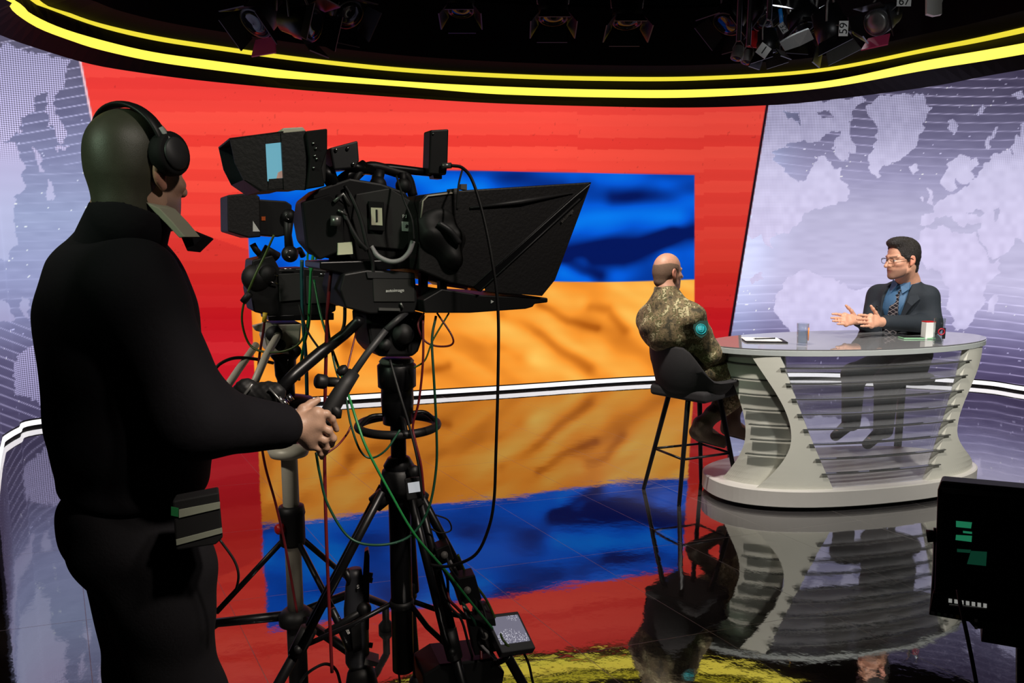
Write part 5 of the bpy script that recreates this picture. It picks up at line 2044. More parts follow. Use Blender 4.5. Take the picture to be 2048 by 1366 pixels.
S1.slab(mb, [(1184, 364), (1168, 396), (962, 584), (946, 574), (1150, 392)], W + 0.008, 2 * W + 0.016)
fr1 = mb.build('glass_frame', 'black_metal', tp, 0.002)
mb = MB()
mb.tube([S1(1160, 398, W + 0.010), S1(1060, 490, W + 0.010), S1(960, 582, W + 0.010)], 0.0022, 6)
mb.tube([S1(1150, 388, W + 0.010), S1(1052, 478, W + 0.010), S1(948, 572, W + 0.010)], 0.0016, 6)
mb.build('frame_edges', 'dark_grey', fr1)
text_mesh('autoimage', 0.012, 'frame_marking', 'mid_grey', S1(1134, 432, W + 0.0095), S1.rot() @ Matrix.Rotation(math.radians(42), 3, 'Z'), fr1)
for o_ in (W + 0.004, -W - 0.001):
    mb = MB()
    S1.slab(mb, [(1180, 372), (1110, 560), (1084, 592), (972, 583), (966, 562), (1162, 392)], o_, 0.004)
    mb.build('side_curtain', 'hood_black', tp)
mb = MB()
S1.slab(mb, [(884, 578), (960, 590), (1096, 596), (1096, 605), (1070, 608), (1066, 614), (1052, 618), (940, 626), (850, 626), (846, 600)], 0.15, 0.30)
mo_ = mb.build('prompter_monitor', 'black_plastic', tp, 0.003)
mb = MB()
S1.slab(mb, [(982, 600), (988, 603), (982, 607)], 0.152, 0.003)
mb.build('arrow_mark', 'white_card', mo_)
mb = MB()
S1.slab(mb, [(936, 575), (962, 578), (962, 583), (936, 580)], 0.15, 0.02)
mb.build('orange_latch', 'orange_mark', tp)
q = Organic()
q.ell(S1(884, 474, W - 0.01), (0.045, 0.03, 0.066), S1.rot() @ Matrix(((1, 0, 0), (0, 0, 1), (0, 1, 0))), 0.02)
q.ell(S1(858, 462, W - 0.01), (0.035, 0.035, 0.05), None, 0.03)
q.ell(S1(905, 500, W), (0.03, 0.03, 0.045), None, 0.03)
q.mesh('lens_cloth', 'black_rubber', tp, 0.005, waves(0.006, (60, 30, 50, 1.5), (-40, 50, 80, 1.3)))
mb = MB()
mb.tube(spline([S1(876, 446, W + 0.03), S1(900, 462, W + 0.04), S1(918, 486, W + 0.035)], 5), [0.008] * 11, 8)
mb.build('cloth_strap', 'dark_grey', tp)
mb = MB()
for x, y, z in ((842, 520, 0.1), (880, 520, 0.1)):
    S1.slab(mb, [(x, 520), (x + 14, 520), (x + 14, 600), (x, 600)], 0.10, 0.02)
mb.build('mounting_brackets', 'black_metal', tp)

# ------------------------------------------------------------------ pedestal of the big camera
Y1c = 1.98
ped = thing('camera_pedestal', tuple(gnd(797, 1540)) if False else (at(797, 900, Y1c).x, Y1c, 0), 'black camera pedestal with ring and tripod legs under the big camera', 'pedestal')
cx1 = at(797, 900, Y1c).x


def z1(py, y=Y1c):
    return at(797, py, y).z


mb = MB()
S1.slab(mb, [(734, 626), (852, 626), (850, 668), (838, 704), (826, 714), (760, 714), (742, 694), (736, 660)], 0.07, 0.14)
ph = mb.build('pan_head', 'black_plastic', ped, 0.008)
mb = MB()
mb.cyl(S1(806, 668, 0.06), S1(806, 668, 0.085), 0.030, 0.026)
mb.cyl(S1(770, 690, 0.06), S1(770, 690, 0.082), 0.016)
mb.cyl(S1(828, 636, 0.06), S1(828, 636, 0.08), 0.010)
mb.build('head_knobs', 'black_rubber', ph)
mb = MB()
for x, y in ((825, 638), (812, 671), (818, 672)):
    mb.ball(S1(x, y, 0.084), 0.003, None, 8)
mb.build('head_screws', 'steel', ph)
k_ = Y1c / F_PX


def ring_at(py, r):
    return (r, z1(py))


mb = MB()
mb.lathe([(0.044, z1(726)), (0.047, z1(722)), (0.040, z1(716))], (cx1, Y1c, 0))
mb.build('bowl_ring', 'mid_grey', ped)
mb = MB()
mb.lathe([(0.021, z1(930)), (0.021, z1(848)), (0.040, z1(846)), (0.044, z1(800)), (0.043, z1(776)), (0.051, z1(772)), (0.052, z1(730)), (0.046, z1(726))], (cx1, Y1c, 0))
mb.build('riser_column', 'black_metal', ped)
mb = MB()
mb.lathe([(0.030, z1(1338)), (0.030, z1(1100)), (0.031, z1(960)), (0.036, z1(945)), (0.042, z1(930)), (0.030, z1(915)), (0.022, z1(912))], (cx1, Y1c, 0))
mb.build('main_column', 'black_metal', ped)
mb = MB()
rc = Vector((cx1, Y1c, z1(850)))
mb.ring(rc, (0, 0, 1), 0.106, 0.0115, 48, 10)
wh = mb.build('steering_ring', 'black_plastic', ped)
mb = MB()
for k in range(4):
    a = math.radians(20 + 90 * k)
    d = Vector((math.cos(a), math.sin(a), 0))
    mb.tube(spline([rc + d * 0.036 + Vector((0, 0, 0.030)), rc + d * 0.075 + Vector((0, 0, 0.028)), rc + d * 0.106], 5), 0.0065, 8)
mb.build('ring_spokes', 'black_metal', wh)
mb = MB()
mb.lathe([(0.046, z1(985)), (0.052, z1(965)), (0.046, z1(940)), (0.034, z1(932))], (cx1, Y1c, 0))
mb.cyl((cx1 + 0.04, Y1c - 0.03, z1(935)), (cx1 + 0.055, Y1c - 0.05, z1(935)), 0.018)
mb.build('leg_collar', 'black_plastic', ped)
apex = Vector((cx1, Y1c, z1(975)))
leg_feet = [gnd(395, 1560), gnd(1098, 1452), gnd(940, 1500)]
leg_feet[0] = Vector((cx1 - 0.52, Y1c - 0.10, 0.0))
leg_feet[1] = Vector((cx1 + 0.44, Y1c + 0.16, 0.0))
leg_feet[2] = Vector((cx1 + 0.26, Y1c - 0.12, 0.0))
leg_feet.append(Vector((cx1 - 0.03, Y1c + 0.50, 0.0)))
for f_ in leg_feet:
    d = f_ - apex
    h_ = Vector((d.x, d.y, 0)).normalized()
    sd = Vector((-h_.y, h_.x, 0)) * 0.019
    top = apex + h_ * 0.045
    kn_ = top.lerp(f_, 0.48)
    mb = MB()
    for s in (1, -1):
        mb.cyl(top + sd * s, kn_ + sd * s, 0.0115, sides=12)
    mb.cyl(kn_ - (f_ - top).normalized() * 0.03, f_ + Vector((0, 0, 0.03)), 0.0145, sides=12)
    lg = mb.build('leg', 'black_metal', ped)
    mb = MB()
    mb.tube([kn_ - (f_ - top).normalized() * 0.05, kn_ + (f_ - top).normalized() * 0.03], [0.024, 0.022], 10)
    mb.ball(kn_ + Vector((0, -0.024, 0)), 0.012)
    mb.build('leg_clamp', 'black_plastic', lg)
    mb = MB()
    mb.tube([top - h_ * 0.03, top + (f_ - top).normalized() * 0.05], [0.026, 0.024], 10)
    mb.build('leg_hinge', 'black_plastic', lg)
    mb = MB()
    mb.lathe([(0.026, 0.0), (0.028, 0.012), (0.014, 0.034)], (f_.x, f_.y, 0))
    mb.build('rubber_foot', 'black_rubber', lg)
    mb = MB()
    hub = Vector((cx1, Y1c, z1(1206)))
    mid = kn_.lerp(f_, 0.02)
    mb.tube([hub + h_ * 0.03, hub.lerp(mid, 0.5), mid], 0.0075, 8)
    mb.build('spreader_arm', 'black_metal', ped)
mb = MB()
mb.lathe([(0.032, z1(1214)), (0.036, z1(1206)), (0.032, z1(1198))], (cx1, Y1c, 0))
mb.build('spreader_hub', 'black_plastic', ped)
# pan bars with their grips
mb = MB()
mb.tube([S1(812, 624, 0.10), S1(772, 660, 0.11)], 0.0085, 12)
mb.tube([S1(772, 660, 0.11), at(735, 706, 1.84), at(703, 752, 1.80)], [0.0085, 0.0090, 0.0090], 12)
pb1 = mb.build('pan_bar', 'grey_metal' if False else 'dark_grey', ped)
mb = MB()
mb.tube([at(708, 745, 1.805), at(690, 770, 1.785), at(668, 806, 1.765), at(650, 840, 1.755), at(642, 858, 1.75)], [0.016, 0.019, 0.021, 0.020, 0.018], 16)
gr1 = mb.build('bar_grip', 'black_rubber', pb1)
mb = MB()
mb.lathe([(0.016, 0.0), (0.018, 0.004), (0.018, 0.022), (0.014, 0.026)], at(652, 764, 1.79), (-0.7, -0.5, 0.2))
mb.lathe([(0.014, 0.0), (0.015, 0.012), (0.010, 0.016)], at(688, 745, 1.80), (-0.5, -0.3, 0.8))
mb.tube([at(690, 768, 1.785), at(668, 764, 1.79), at(656, 764, 1.79)], 0.012, 10)
mb.build('grip_control', 'black_plastic', pb1)
mb = MB()
mb.tube([at(660, 812, 1.76), at(676, 826, 1.75), at(676, 836, 1.75)], [0.016, 0.012, 0.008], 10)
mb.build('thumb_switch', 'black_plastic', pb1)
mb = MB()
mb.tube([S1(720, 640, 0.10), at(690, 668, 1.90), at(640, 706, 1.86), at(590, 748, 1.80), at(556, 782, 1.76)], [0.013, 0.014, 0.016, 0.016, 0.014], 12)
pb2 = mb.build('pan_bar', 'black_metal', ped)
q = Organic()
for x, y, r_ in ((492, 776, 0.024), (512, 790, 0.026), (535, 786, 0.028), (546, 796, 0.024), (478, 786, 0.018)):
    q.ell(at(x, y, 1.77), (r_, r_, r_), None, 0.015)
q.cap(at(556, 782, 1.76), 0.018, at(530, 792, 1.77), 0.02, 0.02)
q.mesh('zoom_control', 'black_rubber', pb2, 0.004, lambda X, Y, Z_: 0.0012 * np.sin(330 * X) * np.sin(350 * Z_))
mb = MB()
mb.tube([at(505, 768, 1.735), at(488, 790, 1.735), at(484, 806, 1.735)], 0.0032, 8)
mb.build('control_lever', 'grey_metal', pb2)
mb = MB()
mb.tube([at(538, 776, 1.735), at(556, 796, 1.735), at(566, 808, 1.735)], 0.0028, 8)
mb.build('control_lever', 'grey_metal', pb2)
mb = MB()
for x, y in ((562, 800), (570, 806), (580, 796)):
    mb.cyl(at(x - 5, y - 6, 1.75), at(x + 4, y + 6, 1.75), 0.0065, sides=10)
mb.build('clamp_screws', 'steel', pb2)

# small lit display clipped to the legs
db = thing('display_box', tuple(at(830, 978, 1.86)), 'small box with a lit white display clipped below the ring of the pedestal', 'display')
mb = MB()
p_ = at(830, 976, 1.87)
rot = Matrix.Rotation(-0.15, 3, 'Y') @ Matrix.Rotation(-0.25, 3, 'X')
mb.box(p_, (0.046, 0.024, 0.056), rot, 0.003)
mb.build('case', 'black_plastic', db)
mb = MB()
M['lit_display'] = material('lit_display', srgb(60, 60, 62), 0.3, emit=srgb(170, 172, 175), emit_strength=1.0)
mb.box(p_ + rot @ Vector((0, -0.0125, 0.003)), (0.030, 0.002, 0.026), rot)
mb.build('screen', 'lit_display', db)

# ------------------------------------------------------------------ second camera behind it
S2 = Side(at(600, 560, 2.44), 62)
cam2 = thing('studio_camera', tuple(S2(600, 590)), 'smaller black camera with an orange mark behind the big camera', 'camera')
mb = MB()
S2.slab(mb, [(505, 520), (545, 510), (560, 538), (610, 536), (660, 540), (674, 560), (672, 622), (640, 636), (540, 632), (508, 624), (500, 580)], 0.07, 0.14)
b2 = mb.build('camera_body', 'black_plastic', cam2, 0.005)
mb = MB()
S2.slab(mb, [(556, 548), (600, 546), (604, 600), (560, 604)], 0.078, 0.01)
S2.slab(mb, [(612, 552), (664, 552), (664, 606), (614, 608)], 0.076, 0.01)
mb.build('side_panel', 'body_grey', b2, 0.002)
mb = MB()
for a_, c_ in (((540, 548), (556, 552)), ((535, 562), (556, 568)), ((568, 538), (592, 538)), ((640, 548), (660, 548))):
    mb.cyl(S2(a_[0], a_[1], 0.084), S2(c_[0], c_[1], 0.084), 0.0022, sides=8)
mb.build('chrome_trim', 'steel', b2)
mb = MB()
S2.slab(mb, [(455, 390), (508, 385), (520, 394), (522, 474), (498, 476), (456, 463)], 0.10, 0.17)
v2 = mb.build('viewfinder_hood', 'hood_black', cam2, 0.004)
mb = MB()
S2.slab(mb, [(508, 398), (572, 402), (584, 410), (584, 468), (556, 474), (508, 470)], 0.085, 0.14)
mb.build('viewfinder', 'black_plastic', v2, 0.004)
mb = MB()
S2.slab(mb, [(523, 433), (531, 433), (531, 441), (523, 441)], 0.088, 0.004)
mb.build('orange_mark', 'orange_mark', v2)
mb = MB()
S2.slab(mb, [(506, 442), (506, 463), (520, 463)], 0.102, 0.003)
mb.build('warning_triangle', 'white_card', v2)
mb = MB()
mb.tube([S2(578, 432, 0.09), S2(576, 470, 0.085), S2(580, 510, 0.08)], [0.016, 0.012, 0.016], 12)
mb.ball(S2(578, 432, 0.095), 0.022)
mb.ball(S2(580, 508, 0.09), 0.026)
mb.tube([S2(580, 508, 0.08), S2(600, 500, 0.06), S2(606, 512, 0.05)], 0.010, 10)
mb.build('finder_joint', 'black_plastic', cam2)
mb = MB()
mb.ring(S2(578, 433, 0.112), S2.n, 0.009, 0.0018, 20, 6)
mb.ring(S2(580, 508, 0.112), S2.n, 0.010, 0.0018, 20, 6)
mb.build('joint_rings', 'steel', cam2)
mb = MB()
mb.tube([S2(505, 488, 0.03), S2(512, 500, 0.03), S2(530, 520, 0.02)], 0.010, 10)
mb.tube([S2(520, 528, 0.05), S2(535, 500, 0.05), S2(552, 515, 0.04)], [0.014, 0.018, 0.02], 10)
mb.ball(S2(513, 556, 0.05), 0.045)
mb.ball(S2(528, 548, 0.06), 0.038)
mb.build('eyepiece', 'black_rubber', cam2)
mb = MB()
mb.lathe([(0.045, 0.0), (0.045, 0.06), (0.05, 0.065), (0.05, 0.12)], S2(664, 585), S2.a, 28)
mb.build('lens_barrel', 'black_plastic', cam2)
mb = MB()
S2.slab(mb, [(536, 632), (668, 626), (668, 640), (538, 642)], 0.07, 0.14)
mb.build('base_plate', 'black_metal', cam2, 0.002)

Y2c = 2.46
cx2 = at(582, 1000, Y2c).x
pd2 = thing('camera_pedestal', (cx2, Y2c, 0), 'slim pedestal with a pale column carrying the smaller camera', 'pedestal')


def z2(py):
    return at(582, py, Y2c).z


mb = MB()
S2.slab(mb, [(536, 648), (604, 646), (600, 690), (584, 708), (538, 706), (530, 676)], 0.055, 0.11)
hd2 = mb.build('pan_head', 'beige_metal', pd2, 0.006)
mb = MB()
for x, y, r_ in ((548, 668, 0.026), (560, 690, 0.018), (590, 702, 0.020)):
    mb.cyl(S2(x, y, 0.05), S2(x, y, 0.07), r_)
mb.build('head_knobs', 'black_rubber', hd2)
mb = MB()
S2.slab(mb, [(506, 652), (540, 644), (548, 652), (538, 668), (512, 662)], 0.06, 0.03)
mb.build('head_arm', 'beige_metal', hd2, 0.003)
mb = MB()
mb.lathe([(0.028, z2(900)), (0.028, z2(760)), (0.034, z2(750)), (0.036, z2(720)), (0.046, z2(712)), (0.046, z2(706))], (cx2, Y2c, 0))
mb.build('upper_column', 'black_metal', pd2)
mb = MB()
mb.lathe([(0.060, z2(812)), (0.085, z2(806)), (0.085, z2(798)), (0.03, z2(790))], (cx2, Y2c, 0), sides=40)
mb.build('steering_disc', 'black_plastic', pd2)
mb = MB()
mb.lathe([(0.030, z2(916)), (0.062, z2(910)), (0.070, z2(898)), (0.050, z2(890)), (0.028, z2(886))], (cx2, Y2c, 0), sides=36)
mb.build('column_cap', 'beige_metal', pd2)
mb = MB()
mb.lathe([(0.0275, z2(1220)), (0.0275, z2(914)), (0.027, z2(910))], (cx2, Y2c, 0))
mb.build('pale_column', 'beige_metal', pd2)
mb = MB()
mb.lathe([(0.0405, z2(1088)), (0.043, z2(1080)), (0.043, z2(1032)), (0.046, z2(1026)), (0.042, z2(1012)), (0.030, z2(1010))], (cx2, Y2c, 0))
cl2 = mb.build('column_collar', 'black_plastic', pd2)
mb = MB()
mb.lathe([(0.017, 0.0), (0.018, 0.02), (0.012, 0.026)], at(566, 1056, Y2c - 0.035), (-0.75, -0.65, 0.0))
mb.build('red_knob', 'red_plastic', cl2)
mb = MB()
mb.lathe([(0.030, z2(1250)), (0.058, z2(1244)), (0.060, z2(1228)), (0.040, z2(1218)), (0.028, z2(1216))], (cx2, Y2c, 0))
mb.build('lower_hub', 'black_plastic', pd2)
mb = MB()
mb.lathe([(0.033, 0.0), (0.033, z2(1248)), (0.0275, z2(1240))], (cx2, Y2c, 0))
mb.build('lower_column', 'dark_grey', pd2)
for k, a in enumerate((178, 58, -38)):
    a = math.radians(a)
    d = Vector((math.cos(a), math.sin(a), 0))
    hubp = Vector((cx2, Y2c, z2(1232)))
    end = hubp + d * 0.46 + Vector((0, 0, -0.16))
    mb = MB()
    mb.tube([hubp + d * 0.04, hubp + d * 0.28 + Vector((0, 0, -0.03)), end], [0.017, 0.016, 0.014], 12)
    lg = mb.build('leg', 'black_metal', pd2)
    mb = MB()
    mb.lathe([(0.03, 0.0), (0.03, 0.02), (0.014, 0.04), (0.014, end.z)], (end.x, end.y, 0.0))
    mb.build('rubber_foot', 'black_rubber', lg)
    mb = MB()
    mb.tube([Vector((cx2, Y2c, z2(1082))) + d * 0.035, hubp + d * 0.28 + Vector((0, 0, 0.01))], 0.010, 10)
    mb.build('leg_strut', 'black_metal', lg)
for p0, p1, p2 in (((512, 690), (478, 738), (436, 800)), ((566, 652), (532, 712), (494, 800))):
    mb = MB()
    mb.tube([at(p0[0], p0[1], 2.38), at(p1[0], p1[1], 2.25), at(p2[0], p2[1], 2.08)], 0.0115, 12)
    pb_ = mb.build('pan_bar', 'beige_metal', pd2)
    mb = MB()
    e0, e1 = at(p1[0] - 20 * 0 - 26, p1[1] + 40, 2.15), at(p2[0], p2[1], 2.08)
    mb.cyl(e1 + (e1 - at(p1[0], p1[1], 2.25)).normalized() * -0.01, e1 + (e1 - at(p1[0], p1[1], 2.25)).normalized() * 0.10, 0.0155)
    mb.build('bar_grip', 'black_rubber', pb_)


# ------------------------------------------------------------------ pouch on the operator's hip
S4 = Side(at(395, 1040, 1.46), 70)
pk = thing('belt_pouch', tuple(S4(395, 1040)), 'black hip pouch with two reflective stripes on the operator', 'pouch')
mb = MB()
S4.slab(mb, [(344, 1002), (438, 984), (446, 1076), (432, 1090), (352, 1102)], 0.02, 0.05, 0.94)
pb0 = mb.build('pouch_body', 'black_matte', pk, 0.004)
M['reflective'] = material('reflective', srgb(122, 126, 112), 0.5)
M['reflective_green'] = material('reflective_green', srgb(20, 92, 48), 0.5)
for pts, m_ in (([(358, 1020), (440, 1004), (440, 1017), (358, 1036)], 'reflective'), ([(352, 1080), (444, 1056), (445, 1066), (353, 1091)], 'reflective'),
                ([(342, 1014), (357, 1017), (357, 1034), (342, 1031)], 'reflective_green')):
    mb = MB()
    S4.slab(mb, pts, 0.023, 0.003)
    mb.build('stripe', m_, pb0)
mb = MB()
mb.tube(spline([S4(440, 1080, 0.0), S4(468, 1120, 0.0), S4(477, 1150, 0.0), S4(472, 1178, -0.02), S4(462, 1190, -0.04)], 8), 0.0026, 8)
mb.build('pouch_lead', 'black_rubber', pk)

# ------------------------------------------------------------------ cables
rope('cable', 'red_cable', [(665, 498, 1.87), (662, 540, 1.86), (655, 620, 1.86), (651, 760, 1.88), (649, 900, 1.90), (652, 1050, 1.88), (657, 1180, 1.86), (664, 1345, 1.84)], 0.0046,
     'thick dark red cable hanging straight down from the yellow plug', 'cable', {0: ('yellow_plastic', 0.0075, 0.03)})
rope('cable', 'green_cable', [(640, 490, 2.2), (628, 505, 2.2), (622, 545, 2.2), (620, 600, 2.2), (617, 650, 2.22), (606, 700, 2.26), (598, 760, 2.3)], 0.0046,
     'bright green cable coming down from the fanned green leads', 'cable', {0: ('yellow_plastic', 0.006, 0.02)})
for k, pts in enumerate((((622, 545, 2.2), (615, 515, 2.2), (622, 490, 2.2), (634, 472, 2.2)), ((622, 545, 2.2), (632, 518, 2.19), (642, 500, 2.19)))):
    rope('cable', 'green_cable', pts, 0.0032, ('thin green lead bending up beside the small camera', 'short green lead forking off beside the small camera')[k])
rope('cable', 'teal_cable', [(604, 520, 2.25), (604, 560, 2.25), (606, 640, 2.25), (612, 720, 2.25), (614, 790, 2.25)], 0.0058, 'dark teal cable running down past the small camera', 'cable')
rope('cable', 'olive_cable', [(548, 470, 2.30), (530, 510, 2.30), (506, 560, 2.28), (487, 610, 2.28), (485, 650, 2.28), (500, 690, 2.28), (530, 704, 2.26), (570, 702, 2.26), (600, 685, 2.26), (614, 650, 2.26), (618, 610, 2.26)], 0.0036,
     'olive cable hanging in a loop left of the small camera head', 'cable')
mb = MB()
mb.tube([at(486, 604, 2.28), at(500, 586, 2.28)], 0.011, 8)
tag(mb.build('cable_joiner', 'black_rubber'), 'black cable joiner on the olive cable loop', 'connector')
rope('cable', 'red_cable', [(530, 628, 2.30), (527, 660, 2.30), (518, 720, 2.30), (516, 780, 2.30), (520, 860, 2.3), (530, 930, 2.3), (552, 1010, 2.3), (572, 1100, 2.3), (594, 1225, 2.3)], 0.0042,
     'red cable passing down in front of the pale column', 'cable', {0: ('yellow_plastic', 0.007, 0.025)})
rope('cable', 'dark_green_cable', [(872, 632, 1.90), (864, 680, 1.88), (868, 760, 1.86), (873, 860, 1.86), (872, 940, 1.86), (856, 1020, 1.84), (820, 1072, 1.82), (760, 1090, 1.80), (700, 1076, 1.80), (656, 1010, 1.80), (640, 950, 1.80), (632, 905, 1.80)], 0.0033,
     'dark green cable swinging in a wide loop round the pedestal column', 'cable')
rope('cable', 'green_cable', [(628, 560, 2.1), (644, 640, 2.05), (672, 720, 1.95), (700, 800, 1.86), (716, 850, 1.82), (735, 900, 1.80), (780, 985, 1.80), (830, 1070, 1.82), (890, 1140, 1.86), (950, 1215, 1.90), (1000, 1275, 1.95)], 0.0036,
     'bright green cable running diagonally down across the tripod legs', 'cable')
rope('cable', 'red_cable', [(848, 626, 1.90), (836, 650, 1.88), (848, 680, 1.88), (872, 692, 1.88), (902, 690, 1.88), (904, 672, 1.88), (874, 626, 1.90)], 0.0026, 'thin dark red lead looping under the prompter monitor', 'cable')
rope('cable', 'olive_cable', [(898, 626, 1.90), (866, 680, 1.88), (850, 720, 1.87), (828, 736, 1.87)], 0.0024, 'thin olive lead crossing the dark red loop', 'cable')
rope('cable', 'red_cable', [(846, 640, 1.88), (846, 720, 1.86), (838, 800, 1.86), (826, 850, 1.86), (830, 880, 1.85), (842, 930, 1.84), (848, 990, 1.84)], 0.0030, 'thin dark red lead hanging beside the riser column', 'cable')
rope('cable', 'black_rubber', [(902, 331, 1.86), (925, 336, 1.86), (945, 362, 1.84), (966, 430, 1.82), (984, 520, 1.80), (996, 620, 1.80), (996, 760, 1.80), (992, 900, 1.80), (988, 1000, 1.80), (976, 1060, 1.80), (950, 1110, 1.80), (900, 1132, 1.82), (862, 1130, 1.84)], 0.0040,
     'long black cable hanging from the transmitter box in front of the flag', 'cable')
rope('cable', 'black_rubber', [(925, 338, 1.86), (917, 372, 1.83), (914, 420, 1.82)], 0.0026, 'short black lead dropping from the transmitter onto the prompter hood', 'cable')
rope('cable', 'grey_cable', [(742, 493, 1.84), (756, 512, 1.84), (780, 523, 1.84), (802, 520, 1.84), (818, 504, 1.84), (826, 482, 1.84)], 0.0062, 'pale grey cable looping under the big camera body', 'cable')
rope('cable', 'black_rubber', [(690, 372, 1.84), (706, 400, 1.83), (722, 440, 1.83), (734, 490, 1.83), (746, 530, 1.84), (742, 570, 1.84)], 0.0050, 'black cable running down the side of the big camera', 'cable')
rope('cable', 'black_rubber', [(676, 390, 1.84), (694, 440, 1.82), (716, 480, 1.82), (734, 500, 1.83)], 0.0062, 'second black cable along the rear of the big camera', 'cable')
rope('cable', 'black_rubber', [(793, 352, 1.88), (808, 400, 1.84), (824, 440, 1.83), (828, 480, 1.83)], 0.0028, 'thin black lead down the front of the camera body', 'cable')
rope('cable', 'black_rubber', [(424, 748, 2.20), (440, 728, 2.22), (470, 716, 2.26), (510, 718, 2.32), (546, 726, 2.38)], 0.0052, 'black cable arching to the head of the slim pedestal', 'cable')
rope('cable', 'dark_green_cable', [(655, 640, 1.95), (660, 680, 1.92), (672, 740, 1.88), (690, 790, 1.85), (702, 850, 1.83), (720, 900, 1.82), (742, 916, 1.82), (772, 900, 1.82), (800, 860, 1.84)], 0.0028, 'thin dark green lead curling round the riser column', 'cable')
rope('cable', 'red_cable', [(716, 650, 1.88), (706, 690, 1.84), (694, 740, 1.80)], 0.0024, 'thin dark red lead down to the grip of the pan bar', 'cable')
rope('cable', 'red_cable', [(652, 908, 1.80), (676, 890, 1.82), (694, 868, 1.86), (702, 852, 1.88)], 0.0026, 'thin dark red lead curving from the hand to the steering ring', 'cable')
rope('cable', 'black_rubber', [(640, 700, 1.98), (614, 660, 2.1), (598, 610, 2.2)], 0.0030, 'thin black lead above the left pan bar', 'cable')
rope('cable', 'black_rubber', [(690, 610, 1.95), (688, 650, 1.93), (676, 676, 1.92), (660, 690, 1.92)], 0.0046, 'short black cable hooked from the control box to the pan bar', 'cable')
rope('cable', 'black_rubber', [(780, 720, 1.90), (800, 790, 1.86), (818, 850, 1.85), (832, 905, 1.84), (842, 960, 1.84), (846, 1000, 1.84)], 0.0034, 'black cable following the riser column down to the tripod', 'cable')
rope('cable', 'black_rubber', [(872, 1030, 1.95), (896, 1040, 1.96), (902, 1060, 1.96), (880, 1066, 1.95), (860, 1056, 1.94)], 0.0022, 'thin black loop standing out from the tripod legs', 'cable')
rope('cable', 'black_rubber', [(796, 1335, 1.97), (800, 1366, 1.97), (806, 1420, 1.98)], 0.0030, 'thin lead dropping out of the foot of the column', 'cable')
rope('cable', 'black_rubber', [(600, 1366, 2.25), (618, 1344, 2.25), (650, 1328, 2.25), (672, 1340, 2.25), (682, 1372, 2.25)], 0.0050, 'black cable coil lying by the folded tripod', 'cable')

# ------------------------------------------------------------------ folded tripod between the pedestals
S5 = Side(at(712, 1220, 2.12), 80)
ft = thing('folded_tripod', (at(712, 1220, 2.12).x, 2.12, 0), 'folded black tripod standing between the two camera pedestals', 'tripod')
cxf = at(712, 1220, 2.12).x


def zf(py):
    return max(0.01, at(712, py, 2.12).z)


M['cool_black'] = material('cool_black', srgb(46, 47, 52), 0.45, noise=0.15, noise_scale=20)
mb = MB()
mb.lathe([(0.030, zf(1330)), (0.036, zf(1322)), (0.036, zf(1215)), (0.033, zf(1200)), (0.029, zf(1170)), (0.022, zf(1150)), (0.020, zf(1138))], (cxf, 2.12, 0))
bd = mb.build('leg_housing', 'cool_black', ft)
mb = MB()
S5.slab(mb, [(724, 1176), (729, 1104), (736, 1100), (739, 1112), (738, 1260), (726, 1262)], 0.02, 0.03)
mb.build('locking_blade', 'black_metal', ft, 0.002)
mb = MB()
S5.slab(mb, [(700, 1240), (722, 1244), (724, 1300), (706, 1308)], 0.042, 0.02)
mb.build('leg_lock', 'black_matte', ft, 0.002)
mb = MB()
mb.lathe([(0.05, 0.0), (0.05, zf(1372)), (0.042, zf(1345)), (0.030, zf(1330))], (cxf + 0.01, 2.12, 0))
mb.build('base', 'black_plastic', ft)
mb = MB()
S5.slab(mb, [(730, 1318), (758, 1326), (752, 1334), (728, 1330)], 0.04, 0.05)
mb.build('foot_lever', 'mid_grey', ft, 0.001)
for yy in (1150, 1160, 1290):
    mb = MB()
    mb.cyl(S5(738, yy, 0.0), S5(745, yy + 1, 0.0), 0.008)
    mb.build('side_knob', 'black_rubber', ft)
for px, py, t_, rr in ((672, 1240, 'tripod', -64), (690, 1262, 'lite', -64), (710, 1174, 'S', 0)):
    text_mesh(t_, 0.016, 'leg_lettering', 'white_card', S5(px + 6, py, 0.04), S5.rot() @ Matrix.Rotation(math.radians(rr), 3, 'Z'), bd)
mb = MB()
mb.tube([S5(664, 1218, 0.035), S5(684, 1262, 0.035), S5(700, 1300, 0.03)], 0.011, 10)
mb.tube([S5(690, 1140, 0.01), S5(700, 1160, 0.01), S5(706, 1185, 0.01)], 0.012, 10)
mb.build('folded_leg', 'black_metal', ft)
mb = MB()
mb.tube([S5(735, 1215, 0.03), S5(700, 1236, 0.04), S5(652, 1266, 0.05)], 0.010, 10)
mb.ball(S5(728, 1218, 0.03), 0.022)
mb.build('spreader_arm', 'black_plastic', ft)

# ------------------------------------------------------------------ small monitor and boxes hung on the right tripod legs
sm = thing('small_monitor', tuple(at(1020, 1262, 1.95)), 'small tilted monitor with a grey dotted map pattern, low beside the tripod', 'monitor')
q4 = [(968, 1230), (1036, 1222), (1072, 1296), (1004, 1306)]
dpt = [1.96, 2.00, 1.92, 1.88]
front = [at(x, y, d_) for (x, y), d_ in zip(q4, dpt)]
nrm = (front[1] - front[0]).cross(front[3] - front[0]).normalized()
if nrm.y > 0:
    nrm = -nrm
mb = MB()
mb.hexa(front, [p - nrm * 0.03 for p in front])
mb.build('monitor_case', 'cool_black', sm, 0.003)


def in_quad(u, v):
    a = front[0].lerp(front[1], u)
    b_ = front[3].lerp(front[2], u)
    return a.lerp(b_, v)


